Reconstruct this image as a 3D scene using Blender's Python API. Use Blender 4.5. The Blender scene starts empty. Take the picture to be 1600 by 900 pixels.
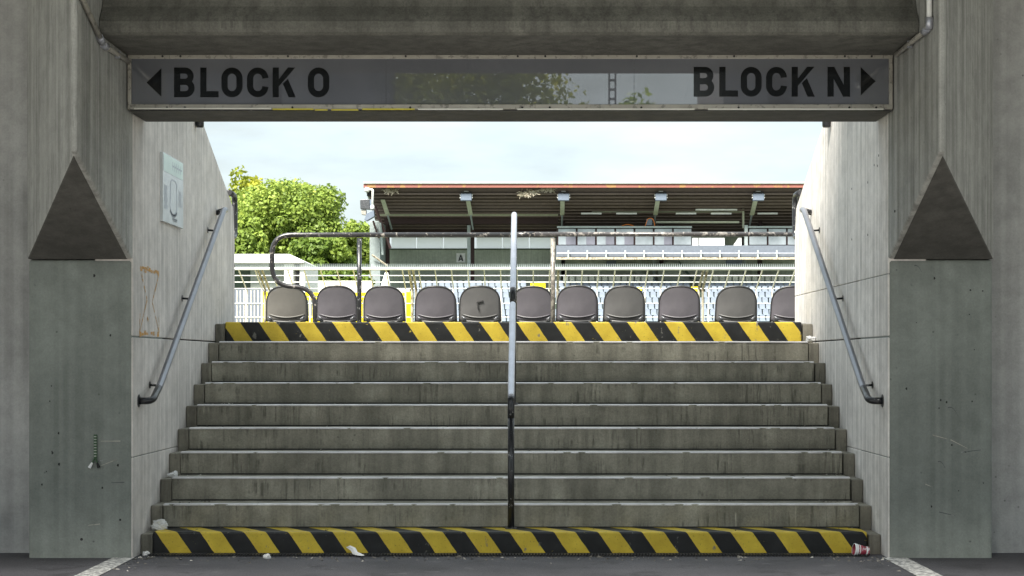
import bpy, bmesh, math, random
import numpy as np
from mathutils import Vector, Matrix
random.seed(7); rng = np.random.default_rng(7)
C = bpy.context.scene.collection
SC = bpy.context.scene

# ------------------------------------------------------------------ camera
F, VX, VY, CX, CZ = 2527.0, 824.0, 565.0, 0.116, 1.345   # measured from the photograph (1600 px wide)
cam = bpy.data.objects.new('camera', bpy.data.cameras.new('camera')); C.objects.link(cam)
cam.location = (CX, 0, CZ); cam.rotation_euler = (math.radians(90), 0, 0)
cam.data.sensor_width = 36; cam.data.lens = F / 1600 * 36
cam.data.shift_x = (800 - VX) / 1600; cam.data.shift_y = (VY - 450) / 1600
cam.data.clip_end = 3000; cam.data.clip_start = 0.05
SC.camera = cam
# ------------------------------------------------------------------ sky, sun, exposure
SUN_EL, SUN_AZ = math.radians(50), math.radians(207)      # azimuth clockwise from +y: behind the camera, to the left
W = bpy.data.worlds.new('World'); SC.world = W; W.use_nodes = True
nt = W.node_tree; nt.nodes.clear()
def wn(t, **k):
    n = nt.nodes.new(t)
    for a, b in k.items(): setattr(n, a, b)
    return n
out = wn('ShaderNodeOutputWorld'); bg = wn('ShaderNodeBackground'); bg.inputs[1].default_value = 0.12
sky = wn('ShaderNodeTexSky', sky_type='NISHITA', sun_disc=False, sun_elevation=SUN_EL, sun_rotation=SUN_AZ)
sky.air_density = 1.0; sky.dust_density = 2.5; sky.ozone_density = 1.0
tc = wn('ShaderNodeTexCoord'); mp = wn('ShaderNodeMapping'); mp.inputs['Scale'].default_value = (1.6, 1.6, 6.5)
nz = wn('ShaderNodeTexNoise'); nz.inputs['Scale'].default_value = 2.3; nz.inputs['Detail'].default_value = 7; nz.inputs['Roughness'].default_value = .58
rp = wn('ShaderNodeValToRGB'); rp.color_ramp.elements[0].position = .33; rp.color_ramp.elements[1].position = .62
rp.color_ramp.elements[0].color = (.8, .8, .8, 1); rp.color_ramp.elements[1].color = (1, 1, 1, 1)
nz2 = wn('ShaderNodeTexNoise'); nz2.inputs['Scale'].default_value = 3.1; nz2.inputs['Detail'].default_value = 8
cr = wn('ShaderNodeValToRGB'); cr.color_ramp.elements[0].position = .40; cr.color_ramp.elements[1].position = .60
cr.color_ramp.elements[0].color = (1.58, 1.78, 1.8, 1); cr.color_ramp.elements[1].color = (2.05, 2.32, 2.33, 1)
mx = wn('ShaderNodeMix', data_type='RGBA')
L = nt.links.new
L(tc.outputs['Generated'], mp.inputs[0]); L(mp.outputs[0], nz.inputs['Vector']); L(mp.outputs[0], nz2.inputs['Vector'])
L(nz.outputs['Fac'], rp.inputs[0]); L(nz2.outputs['Fac'], cr.inputs[0])
L(rp.outputs[0], mx.inputs[0]); L(sky.outputs[0], mx.inputs[6]); L(cr.outputs[0], mx.inputs[7])
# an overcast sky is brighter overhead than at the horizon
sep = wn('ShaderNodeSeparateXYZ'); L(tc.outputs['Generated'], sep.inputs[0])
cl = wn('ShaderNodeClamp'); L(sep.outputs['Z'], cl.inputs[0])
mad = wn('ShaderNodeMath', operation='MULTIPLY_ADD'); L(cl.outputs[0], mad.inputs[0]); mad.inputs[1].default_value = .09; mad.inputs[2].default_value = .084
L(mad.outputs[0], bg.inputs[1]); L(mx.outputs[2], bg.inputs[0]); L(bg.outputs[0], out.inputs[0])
sun = bpy.data.objects.new('sun', bpy.data.lights.new('sun', 'SUN')); C.objects.link(sun)
sun.data.energy = 2.9; sun.data.angle = math.radians(20); sun.data.color = (1, .95, .86)
d = Vector((-math.sin(SUN_AZ) * math.cos(SUN_EL), -math.cos(SUN_AZ) * math.cos(SUN_EL), -math.sin(SUN_EL)))
sun.rotation_euler = d.to_track_quat('-Z', 'Y').to_euler()
SC.view_settings.view_transform = 'Standard'; SC.view_settings.look = 'None'; SC.view_settings.gamma = 1
SC.view_settings.exposure = 2.3
SC.cycles.max_bounces = 10; SC.cycles.diffuse_bounces = 6

# ------------------------------------------------------------------ helpers
def U(px, py, Y):                       # point of the photograph (1600 x 900) at a known depth Y
    return Vector((CX + (px - VX) * Y / F, Y, CZ + (VY - py) * Y / F))
def thing(name, label, cat, loc=(0, 0, 0), group=None):
    o = bpy.data.objects.new(name, None); o.empty_display_size = .1; C.objects.link(o); o.location = loc
    o['label'] = label; o['category'] = cat
    if group: o['group'] = group
    return o
def tag(o, label, cat, group=None):
    o['label'] = label; o['category'] = cat
    if group: o['group'] = group
    return o
def wloc(o):
    v = Vector(o.location)
    while o.parent: o = o.parent; v += o.location
    return v
class MB:
    def __init__(s): s.v = []; s.f = []
    def add(s, vs, fs):
        b = len(s.v); s.v += [tuple(p) for p in vs]; s.f += [tuple(i + b for i in f) for f in fs]; return s
    def box(s, x0, x1, y0, y1, z0, z1):
        return s.add([(x0,y0,z0),(x1,y0,z0),(x1,y1,z0),(x0,y1,z0),(x0,y0,z1),(x1,y0,z1),(x1,y1,z1),(x0,y1,z1)],
                     [(3,2,1,0),(4,5,6,7),(0,1,5,4),(1,2,6,5),(2,3,7,6),(3,0,4,7)])
    def prism_x(s, poly, x0, x1):       # poly of (y, z) counter-clockwise seen from +x
        n = len(poly)
        return s.add([(x0, y, z) for y, z in poly] + [(x1, y, z) for y, z in poly],
                     [tuple(range(n - 1, -1, -1)), tuple(range(n, 2 * n))] + [(i, (i + 1) % n, n + (i + 1) % n, n + i) for i in range(n)])
    def prism_y(s, poly, y0, y1):       # poly of (x, z)
        n = len(poly)
        return s.add([(x, y0, z) for x, z in poly] + [(x, y1, z) for x, z in poly],
                     [tuple(range(n)), tuple(range(2 * n - 1, n - 1, -1))] + [(i, n + i, n + (i + 1) % n, (i + 1) % n) for i in range(n)])
    def tube(s, path, r, n=10, caps=True, closed=False):
        path = [Vector(p) for p in path]; m = len(path); rings = []
        rs = r if isinstance(r, (list, tuple)) else [r] * m
        up = None
        for i, p in enumerate(path):
            a = path[i - 1] if (i > 0 or closed) else p; b = path[(i + 1) % m] if (i < m - 1 or closed) else p
            t = (b - a).normalized()
            if up is None:
                up = Vector((0, 0, 1)) if abs(t.z) < .9 else Vector((1, 0, 0))
            u = t.cross(up)
            if u.length < 1e-5: u = t.orthogonal()
            u.normalize(); w = u.cross(t).normalized(); up = w
            rings.append([p + u * math.cos(2 * math.pi * k / n) * rs[i] + w * math.sin(2 * math.pi * k / n) * rs[i] for k in range(n)])
        fs = []
        for i in range(m - (0 if closed else 1)):
            j = (i + 1) % m
            for k in range(n): fs.append((i * n + k, i * n + (k + 1) % n, j * n + (k + 1) % n, j * n + k))
        if caps and not closed: fs += [tuple(range(n - 1, -1, -1)), tuple(range((m - 1) * n, m * n))]
        return s.add([q for g in rings for q in g], fs)
    def build(s, name, mat, parent=None, bevel=0, seg=2, smooth=False, kind=None, angle=None):
        me = bpy.data.meshes.new(name)
        off = wloc(parent) if parent else Vector((0, 0, 0))
        me.from_pydata([tuple(Vector(p) - off) for p in s.v], [], s.f); me.update()
        bm = bmesh.new(); bm.from_mesh(me); bmesh.ops.recalc_face_normals(bm, faces=bm.faces); bm.to_mesh(me); bm.free()
        o = bpy.data.objects.new(name, me); C.objects.link(o)
        if parent: o.parent = parent
        if mat: me.materials.append(mat)
        if smooth: 
            for p in me.polygons: p.use_smooth = len(p.vertices) == 4
        if bevel:
            b = o.modifiers.new('bevel', 'BEVEL'); b.width = bevel; b.segments = seg; b.limit_method = 'ANGLE'; b.angle_limit = math.radians(40)
        if kind: o['kind'] = kind
        return o
def copy_tree(o, parent=None):
    c = o.copy(); C.objects.link(c); c.parent = parent
    for ch in list(o.children): copy_tree(ch, c)
    return c
def arc_path(pts, rad, n=6):            # polyline with rounded corners
    pts = [Vector(p) for p in pts]; res = [pts[0]]
    for i in range(1, len(pts) - 1):
        a, b, c = pts[i - 1], pts[i], pts[i + 1]
        u = (a - b); v = (c - b); r = min(rad, u.length * .49, v.length * .49)
        p0 = b + u.normalized() * r; p1 = b + v.normalized() * r
        for k in range(n + 1):
            t = k / n; res.append(p0 * (1 - t) ** 2 + b * 2 * t * (1 - t) + p1 * t * t)
    res.append(pts[-1]); return res

# ------------------------------------------------------------------ materials
class NT:
    def __init__(s, name):
        s.m = bpy.data.materials.new(name); s.m.use_nodes = True; s.t = s.m.node_tree
        s.b = s.t.nodes['Principled BSDF']; s.tc = None
    def n(s, t, **k):
        n = s.t.nodes.new(t)
        for a, b in k.items(): setattr(n, a, b)
        return n
    def l(s, a, b): s.t.links.new(a, b)
    def coord(s, scale=(1, 1, 1)):
        if not s.tc: s.tc = s.n('ShaderNodeTexCoord')
        m = s.n('ShaderNodeMapping'); m.inputs['Scale'].default_value = scale; s.l(s.tc.outputs['Object'], m.inputs[0]); return m.outputs[0]
    def noise(s, scale, vs=(1, 1, 1), detail=4, rough=.55):
        n = s.n('ShaderNodeTexNoise'); n.inputs['Scale'].default_value = scale; n.inputs['Detail'].default_value = detail; n.inputs['Roughness'].default_value = rough
        s.l(s.coord(vs), n.inputs['Vector']); return n.outputs['Fac']
    def ramp(s, fac, p0, p1, c0, c1):
        r = s.n('ShaderNodeValToRGB'); e = r.color_ramp.elements
        e[0].position = p0; e[1].position = p1
        e[0].color = (c0, c0, c0, 1) if not isinstance(c0, tuple) else (*c0, 1); e[1].color = (c1, c1, c1, 1) if not isinstance(c1, tuple) else (*c1, 1)
        s.l(fac, r.inputs[0]); return r.outputs[0]
    def mix(s, fac, a, b, mode='MIX'):
        m = s.n('ShaderNodeMix', data_type='RGBA', blend_type=mode)
        for i, x in ((0, fac), (6, a), (7, b)):
            if isinstance(x, (int, float)): m.inputs[i].default_value = x
            elif isinstance(x, tuple): m.inputs[i].default_value = (*x, 1)
            else: s.l(x, m.inputs[i])
        return m.outputs[2]
    def math(s, op, a, b=0, c=0):
        m = s.n('ShaderNodeMath', operation=op)
        for i, x in enumerate((a, b, c)):
            if isinstance(x, (int, float)): m.inputs[i].default_value = x
            else: s.l(x, m.inputs[i])
        return m.outputs[0]
    def bump(s, h, strength, dist=.01):
        b = s.n('ShaderNodeBump'); b.inputs['Strength'].default_value = strength; b.inputs['Distance'].default_value = dist
        s.l(h, b.inputs['Height']); s.l(b.outputs[0], s.b.inputs['Normal'])
    def done(s, col, rough=.8, metal=0, spec=.5):
        if isinstance(col, tuple): s.b.inputs['Base Color'].default_value = (*col, 1)
        else: s.l(col, s.b.inputs['Base Color'])
        if isinstance(rough, (int, float)): s.b.inputs['Roughness'].default_value = rough
        else: s.l(rough, s.b.inputs['Roughness'])
        s.b.inputs['Metallic'].default_value = metal; s.b.inputs['Specular IOR Level'].default_value = spec
        return s.m
def concrete(name, col, streak=.5, dark=.55, rough=.85, pit=True, big=1.3, warm=None, speck=.3, boards=0, drips=0):
    t = NT(name)
    c = t.mix(t.ramp(t.noise(big, detail=6), .35, .68, 0., 1.), tuple(x * .78 for x in col), tuple(min(1, x * 1.14) for x in (warm or col)))
    st = t.ramp(t.noise(1.0, (9, 9, .45), 5, .65), .42, .68, 0., 1.)
    c = t.mix(t.math('MULTIPLY', st, streak), c, tuple(x * dark for x in col))
    if boards:
        bd = t.ramp(t.noise(1.0, (14, 14, .06), 2, .5), .45, .6, 0., 1.)
        c = t.mix(t.math('MULTIPLY', bd, boards), c, tuple(min(1, x * 1.18) for x in col))
    mot = t.noise(6.5, detail=8, rough=.7); c = t.mix(.55, c, t.ramp(mot, .36, .64, .62, 1.0), 'MULTIPLY')
    fine = t.noise(70, detail=5, rough=.8)
    c = t.mix(speck, c, t.ramp(fine, .3, .7, .3, 1.0), 'MULTIPLY') if speck else c
    if drips:
        dm = t.math('MULTIPLY', t.ramp(t.noise(1.0, (34, 34, 2.6), 4, .7), .52, .62, 0., 1.), t.ramp(t.noise(1.0, (2.3, 2.3, 6), 4, .6), .46, .58, 0., 1.))
        c = t.mix(t.math('MULTIPLY', dm, drips), c, tuple(x * .3 for x in col))
        wm = t.math('MULTIPLY', t.ramp(t.noise(1.0, (21, 21, 1.7), 4, .7), .6, .68, 0., 1.), t.ramp(t.noise(1.0, (1.1, 1.1, 3), 3, .6), .58, .68, 0., 1.))
        c = t.mix(t.math('MULTIPLY', wm, drips * .6), c, tuple(min(1, x * 1.55) for x in col))
    if pit:
        v = t.n('ShaderNodeTexVoronoi'); v.inputs['Scale'].default_value = 12; t.l(t.coord(), v.inputs['Vector'])
        pm = t.math('MULTIPLY', t.ramp(v.outputs['Distance'], .05, .11, 1., 0.), t.ramp(t.noise(3.1, detail=2), .56, .64, 0., 1.))
        c = t.mix(t.math('MULTIPLY', pm, .75), c, tuple(x * .28 for x in col))
    t.bump(t.math('ADD', fine, t.math('MULTIPLY', t.noise(9, detail=5), 1.6)), .4, .007)
    return t.done(c, rough, spec=.35)
def paint(name, col, rough=.45, wear=.0, wcol=(.25, .22, .2), metal=0, scale=14, var=.12, spec=.5):
    t = NT(name)
    c = t.mix(t.ramp(t.noise(scale * .4, detail=5), .35, .7, 0., 1.), tuple(x * (1 - var) for x in col), tuple(min(1, x * (1 + var)) for x in col))
    if wear: c = t.mix(t.ramp(t.noise(scale, (1, 1, 1), 6, .7), .62 - wear * .2, .66 - wear * .2, 0., 1.), c, wcol)
    t.bump(t.noise(scale * 6, detail=2), .06, .004)
    return t.done(c, rough, metal, spec)
def plain(name, col, rough=.6, metal=0): 
    t = NT(name); return t.done(t.mix(t.ramp(t.noise(5, detail=5), .3, .7, 0., 1.), tuple(x * .86 for x in col), tuple(min(1, x * 1.1) for x in col)), rough, metal)

M = {}
M['wall_l'] = concrete('pale_concrete', (.68, .64, .605), .4, .66, speck=.2, boards=.6)
M['wall_r'] = concrete('pale_streaked_concrete', (.76, .725, .69), .6, .62, speck=.22, boards=.7, drips=.3)
M['outer_wall'] = concrete('grey_outer_concrete', (.44, .44, .43), .4, .66, speck=.25, boards=.4)
M['pillar'] = concrete('grey_green_concrete', (.24, .262, .24), .35, .66, speck=.3, boards=.35)
M['haunch'] = concrete('shaded_underside_concrete', (.125, .12, .11), .7, .55, speck=.35)  # bracket concrete darkened to carry the shade of undersides
M['bracket'] = concrete('streaked_bracket_concrete', (.43, .43, .405), .8, .5, speck=.35, boards=.7, drips=.45)
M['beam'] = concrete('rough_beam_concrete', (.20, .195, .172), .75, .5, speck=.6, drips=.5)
M['step'] = concrete('stained_step_concrete', (.375, .36, .295), .62, .45, speck=.5, big=2.6, warm=(.42, .40, .33), drips=.85)
M['nosing'] = concrete('worn_nosing_sky_glint', (.80, .78, .79), .3, .45, rough=.3, speck=.2, pit=False)  # worn edge, whitened further to carry the glint of the sky
M['block'] = concrete('dirty_block_concrete', (.33, .31, .255), .7, .4, speck=.35, big=3, drips=.8)
M['slab'] = concrete('soffit_sun_block_concrete', (.22, .22, .2), .4, .7, pit=False)
M['dark'] = plain('dark_gap_and_shade', (.02, .02, .02), .9)

def asphalt():
    t = NT('asphalt')
    f = t.noise(70, detail=4, rough=.75); b = t.noise(1.1, detail=6)
    c = t.mix(t.ramp(b, .35, .65, 0., 1.), (.05, .05, .058), (.1, .098, .112)); c = t.mix(t.ramp(t.noise(2.6, detail=7, rough=.7), .56, .62, 0., .6), c, (.03, .03, .034)); c = t.mix(t.ramp(t.noise(5, detail=3), .66, .69, 0., .5), c, (.15, .15, .16))
    c = t.mix(.75, c, t.ramp(f, .3, .72, .25, 1.0), 'MULTIPLY')
    c = t.mix(t.ramp(t.noise(180, detail=1), .68, .74, 0., .6), c, (.22, .22, .23))
    t.bump(f, .7, .01); return t.done(c, .8, spec=.4)
M['asphalt'] = asphalt(); M['bounce_floor'] = concrete('pale_bounce_paving', (.42, .41, .385), .2, .7, speck=.2)
M['line'] = paint('worn_white_marking', (.52, .52, .5), .7, .75, (.2, .2, .2), scale=26)

def stripes(name, xt, ztop, yf, pitch):
    t = NT(name); tc = t.n('ShaderNodeNewGeometry'); sx = t.n('ShaderNodeSeparateXYZ'); t.l(tc.outputs['Position'], sx.inputs[0])
    x, y, z = sx.outputs
    u = t.math('ADD', x, t.math('MULTIPLY', t.math('ADD', t.math('SUBTRACT', z, ztop), t.math('MAXIMUM', t.math('SUBTRACT', y, yf), 0)), .69))
    wob = t.math('MULTIPLY', t.math('SUBTRACT', t.noise(9, detail=6), .5), .016)
    fr = t.math('FRACT', t.math('DIVIDE', t.math('ADD', t.math('SUBTRACT', u, xt), wob), pitch))
    yel = t.math('LESS_THAN', fr, .49)
    ycol = t.mix(t.ramp(t.noise(7, detail=6), .35, .7, 0., 1.), (.50, .36, .03), (.66, .50, .05))
    ycol = t.mix(t.ramp(t.noise(60, detail=4, rough=.7), .58, .7, 0., .75), ycol, (.13, .1, .03))
    bcol = t.mix(t.ramp(t.noise(10, detail=5), .4, .7, 0., 1.), (.006, .0068, .0075), (.015, .016, .018))
    bcol = t.mix(t.ramp(t.noise(11, (1, 1, 2.2), 6, .72), .665, .68, 0., 1.), bcol, (.42, .32, .04))
    c = t.mix(yel, bcol, ycol)
    c = t.mix(t.ramp(t.noise(16, (1, 1, .5), 6, .7), .635, .665, 0., .85), c, (.17, .165, .15))
    t.bump(t.noise(90, detail=2), .12, .004)
    return t.done(c, .5, spec=.45)

M['galv'] = paint('galvanised_steel', (.42, .43, .48), .3, .0, (.16, .16, .17), metal=.55, scale=18)
M['galv_wall'] = paint('dull_steel_rail', (.20, .205, .23), .3, .0, metal=.5, scale=18)
M['galv_dark'] = paint('dark_worn_steel', (.075, .078, .085), .35, .25, (.25, .25, .26), metal=.4, scale=20)
M['black_rail'] = paint('black_rail_paint_and_shade', (.016, .017, .02), .3, .1, (.3, .3, .3), scale=30)
M['chip_rail'] = paint('chipped_dark_paint', (.022, .021, .023), .28, .22, (.24, .22, .2), scale=24)
M['grey_tube'] = paint('scuffed_dark_tube', (.04, .037, .038), .3, .45, (.2, .185, .17), scale=24)
M['grey_rail'] = paint('grey_scuffed_steel', (.25, .23, .2), .35, .6, (.11, .1, .09), scale=22, metal=.2)
M['alu'] = paint('aluminium_frame', (.36, .34, .30), .42, .35, (.2, .19, .17), metal=.25, scale=22)
M['letter'] = plain('sign_lettering_black', (.007, .008, .009), .1)
def sign_mat():
    t = NT('sign_panel_grey'); c = t.mix(t.ramp(t.noise(1.3, detail=4), .3, .7, 0., 1.), (.10, .105, .122), (.135, .14, .16))
    c = t.mix(t.ramp(t.noise(40, (1, 1, .3), 5, .7), .6, .75, 0., .25), c, (.06, .06, .06))
    t.b.inputs['IOR'].default_value = 2.3; return t.done(c, .008, spec=.5)
M['panel'] = sign_mat()
M['yellow_strip'] = plain('yellow_green_strip', (.6, .52, .05), .4)
M['white_strip'] = plain('pale_strip', (.75, .74, .68), .35)
M['seat'] = paint('grey_seat_plastic', (.083, .078, .088), .42, .12, (.09, .09, .09), scale=9, var=.2)
M['seat_pale'] = paint('faded_seat_plastic', (.115, .11, .1), .45, .1, (.12, .12, .12), scale=9, var=.15)
M['seat_olive'] = paint('greenish_grey_seat_plastic', (.08, .079, .079), .45, .12, (.08, .08, .08), scale=9, var=.2)
M['seat_dark'] = plain('seat_bracket_black', (.025, .025, .026), .4)
M['white_steel'] = plain('white_galvanised_wire', (.6, .61, .58), .45)
M['rust_wire'] = plain('rusty_white_wire', (.8, .75, .68), .5)
M['post_rust'] = paint('weathered_fence_post', (.42, .38, .3), .5, .5, (.16, .12, .07), scale=8)
M['yellow'] = plain('yellow_gate_paint', (.85, .68, .0), .5)
M['white'] = plain('white_painted_wall', (.74, .74, .72), .6)
M['white_shade'] = plain('grey_green_wall', (.33, .36, .32), .7)
M['cladding'] = plain('pale_cladding', (.36, .41, .41), .6)
M['fascia'] = paint('red_brown_fascia', (.25, .09, .07), .5, .3, (.3, .16, .06), scale=1.5)
M['roof_under'] = plain('dark_brown_soffit', (.10, .072, .066), .8)
M['rib_line'] = plain('lit_rib_brown', (.19, .145, .13), .7)
M['roof_band'] = plain('brown_red_beam', (.045, .022, .022), .7)
M['roof_top'] = plain('grey_roof_sheet', (.42, .47, .47), .5)
M['pipe'] = plain('pale_green_pipe', (.5, .52, .4), .5)
_t = NT('milky_strip_panel'); _m = _t.done((.85, .85, .87), .4); _tr = _t.n('ShaderNodeBsdfTranslucent'); _tr.inputs[0].default_value = (.95, .95, .97, 1)
_mx = _t.n('ShaderNodeMixShader'); _mx.inputs[0].default_value = .85; _tp = _t.n('ShaderNodeBsdfTransparent'); _m2 = _t.n('ShaderNodeMixShader'); _m2.inputs[0].default_value = .6; _t.l(_tr.outputs[0], _m2.inputs[1]); _t.l(_tp.outputs[0], _m2.inputs[2]); _t.l(_t.b.outputs[0], _mx.inputs[1]); _t.l(_m2.outputs[0], _mx.inputs[2]); _t.l(_mx.outputs[0], _t.t.nodes['Material Output'].inputs[0]); M['strip_glass'] = _m
M['backwall'] = concrete('stand_back_wall', (.55, .6, .5), .6, .65, pit=False, big=.4, speck=0)
M['translucent'] = plain('white_translucent_panel', (.9, .9, .92), .4)
M['win'] = paint('stand_window_glass', (.33, .37, .40), .15, .0, scale=2, var=.25)
M['win2'] = paint('window_curtain_grey', (.2, .2, .24), .3, .0, scale=2, var=.2)
M['parapet'] = plain('blue_grey_parapet', (.12, .14, .175), .6)
M['far_seat'] = plain('pale_blue_seat', (.165, .198, .245), .5)
M['tier'] = plain('green_grey_tier', (.07, .1, .075), .85)
M['flood'] = plain('blue_grey_floodlight', (.13, .16, .21), .5)
M['sign_white'] = plain('bright_sign_white', (.92, .93, .9), .5)
M['cup_red'] = paint('red_cup_print', (.3, .035, .06), .5, .35, (.55, .5, .52), scale=30)
M['paper'] = plain('crumpled_white_paper', (.72, .72, .72), .8)
M['grass'] = plain('grass', (.085, .1, .055), .9)
M['green_strap'] = plain('green_strap', (.03, .07, .03), .6)
M['orange'] = paint('orange_tape_residue', (.52, .27, .06), .7, .4, (.42, .38, .33), scale=28)
M['grit'] = paint('grit_and_dirt', (.16, .15, .13), .9, .4, (.5, .48, .44), scale=9)
M['bark'] = plain('bark', (.07, .055, .04), .9)
M['orange_cable'] = plain('orange_cable', (.7, .2, .03), .5)

# ------------------------------------------------------------------ setting: ground, floor, platform
HW = 2.585                                             # half width between the passage walls
Y1, T, R1, R = 11.28, .30, .1575, .17                  # first riser, tread, first rise, further rises
def step_y(k): return Y1 + (k - 1) * T
def step_z(k): return R1 + (k - 1) * R
ZT = step_z(10)
g = MB(); g.add([(-1500, -600, -.05), (1500, -600, -.05), (1500, 2500, -.05), (-1500, 2500, -.05)], [(0, 1, 2, 3)]); g.build('ground', M['grass'], kind='structure')
g = MB(); g.add([(-30, -29.9, 0), (30, -29.9, 0), (30, 7.4, 0), (-30, 7.4, 0)], [(0, 1, 2, 3)]); g.build('bounce_paving', M['bounce_floor'], kind='structure')  # unseen pale floor added to bounce sunlight towards the stairs
g = MB(); g.add([(-30, 7.4, .001), (30, 7.4, .001), (30, 13, .001), (-30, 13, .001)], [(0, 1, 2, 3)]); g.build('asphalt_floor', M['asphalt'], kind='structure')
for x0, x1 in ((-2.72, -2.57), (2.55, 2.71)):
    g = MB(); g.add([(x0 + .01, 7.4, .005), (x1 + .01, 7.4, .005), (x1, 11.06, .005), (x0, 11.06, .005)], [(0, 1, 2, 3)]); g.build('floor_marking', M['line'], kind='structure')
g = MB(); g.box(-HW, HW, step_y(10) + .36, 16.3, .2, ZT - .004)
g.build('upper_walkway', M['slab'], kind='structure')
g = MB()
for s in (-1, 1):
    a, b = sorted((s * (HW + .3), s * 14)); g.box(a, b, 15.02, 16.3, 0, ZT - .004)
    for k in range(4): g.box(a, b, 11.5 + k * .88, 11.5 + (k + 1) * .88 - .002, 0, 3.1 - k * .36)
g.build('side_terrace', M['slab'], kind='structure')
g = MB()
for k in range(4): g.box(-14, 14, 16.302 + k * .9, 16.3 + (k + 1) * .9, -.04, 1.28 - k * .36)
g.build('lower_terrace', M['slab'], kind='structure')

# ------------------------------------------------------------------ staircase
st = thing('staircase', 'wide concrete staircase with black and yellow striped bottom and top steps', 'staircase', (0, Y1, 0))
M['s1'] = stripes('hazard_stripes_low', .299, step_z(1), step_y(1), .3085)
M['s10'] = stripes('hazard_stripes_high', -1.252, step_z(10), step_y(10), .319)
IW = 2.492
for k in range(1, 11):
    y0, z1 = step_y(k), step_z(k); z0 = z1 - (R1 if k == 1 else R) - .03; d = T + .05 if k < 10 else .36
    painted = k in (1, 10)
    jig = 0 if painted else random.uniform(-.006, .006)
    b = MB()
    if painted: 
        x0, x1 = (-2.497, 2.487)
        b.box(x0, x1, y0, y0 + d, z0, z1); s = b.build('step', M['s1' if k == 1 else 's10'], st, .012, 3)
        s['label'] = 'bottom step painted in black and yellow diagonal stripes' if k == 1 else 'top step painted in black and yellow diagonal stripes'
    else:
        b.box(-IW + jig, IW + jig, y0 + .004, y0 + d, z0, z1 - .004); s = b.build('step', M['step'], st, .004, 1)
        # worn nosing, sky glint put into its pale colour: the edge outline wanders a little
        nb = MB(); xs = np.linspace(-IW + jig + .003, IW + jig - .003, 90)
        prof = [(.006, -.016), (-.004, -.012), (-.004, -.005), (.004, 0), (.055, 0), (.066, -.006)]
        vs = []
        for x in xs:
            ch = max(0, random.gauss(0, .0016)); cz = 0
            if random.random() < .12: ch += random.uniform(.004, .016)
            for j, (py, pz) in enumerate(prof):
                vs.append((x, y0 + py + (ch if j < 4 else 0), z1 + pz - (ch * .5 if j in (2, 3) else 0)))
        n = len(prof); fs = [(i * n + j, (i + 1) * n + j, (i + 1) * n + j + 1, i * n + j + 1) for i in range(len(xs) - 1) for j in range(n - 1)]
        nb.add(vs, fs); nb.build('nosing', M['nosing'], s)
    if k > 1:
        b = MB(); b.box(-IW - .001, IW + .001, y0 + .001, y0 + .02, z0 + .024, z0 + .036); b.build('joint', M['dark'], s)  # black strip standing in for the shadow line under each riser
    for sgn in (-1, 1):
        b = MB(); a, c = sorted((sgn * (IW + .008), sgn * (HW - .003)))
        b.box(a, c, y0 + .005 + random.uniform(-.003, .004), y0 + d, z0, z1 - .014 + random.uniform(-.003, .002)); b.build('end_block', M['block'], st, .007, 2)
# drain slot strip before the first riser
dr = thing('drain_channel', 'black slotted drain strip along the foot of the stairs', 'drain', (0, 11.15, 0))
b = MB(); b.box(-2.50, 2.49, 11.205, 11.272, .002, .012); b.build('channel', M['dark'], dr)
b = MB()
for i in range(236):
    x = -2.5 + i * .0211; b.box(x, x + .0115, 11.14, 11.205, .002, .016)
b.build('grate_teeth', M['seat_dark'], dr, kind='stuff')

# ------------------------------------------------------------------ passage walls, in pours with joints between them
def wall(sgn):
    lab = 'pale concrete passage wall on the left carrying the seating plan plaque' if sgn < 0 else 'bright streaked concrete passage wall on the right dotted with tie holes'
    w = thing('passage_wall', lab, 'wall', (sgn * HW, 13, 0))
    mat = M['wall_l'] if sgn < 0 else M['wall_r']
    xi, xo = sgn * HW, sgn * (HW + .26)
    a, c = sorted((xi, xo))
    top = lambda y: 3.32 - .415 * (y - 13.5)
    Y0, YE, YC = 11.075, 14.93, 14.86
    def piece(poly, name='pour'):
        b = MB(); b.prism_x(poly, a, c); return b.build(name, mat, w, .006, 2)
    piece([(Y0, -.05), (YE, -.05), (YE, .688), (Y0, .688)])
    piece([(Y0, .691), (YE, .691), (YE, 1.512), (Y0, 1.512)])
    if sgn < 0:
        piece([(Y0, 1.521), (YE, 1.521), (YE, 2.46), (YC, top(YC)), (Y0, top(Y0))])
    else:
        piece([(Y0, 1.521), (YE, 1.521), (YE, 1.945), (Y0, 1.945)])
        piece([(Y0, 1.948), (13.298, 1.948), (13.298, top(13.298)), (Y0, top(Y0))])
        piece([(13.304, 1.948), (YE, 1.948), (YE, 2.46), (YC, top(YC)), (13.304, top(13.304))])
    a2, c2 = sorted((xi + sgn * .02, xo - sgn * .02))
    b = MB(); b.box(a2, c2, Y0 + .02, YE - .02, .0, 2.3); b.build('core', M['dark'], w)
    return w
wl, wr = wall(-1), wall(1)
def wx(px, py, sgn, inset=0):            # point on a passage wall's inner face
    X = sgn * (HW - inset); Y = (X - CX) * F / (px - VX); return Vector((X, Y, CZ + (VY - py) * Y / F))
b = MB()
for px, py in ((1356, 285), (1331, 295), (1373, 243), (1331, 374), (1356, 367), (1371, 259), (1366, 258), (1398, 330)):
    p = wx(px, py, 1); b.tube([p + Vector((-.0015, 0, 0)), p + Vector((.01, 0, 0))], .009, 8)
b.build('tie_hole', M['dark'], wr)
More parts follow.
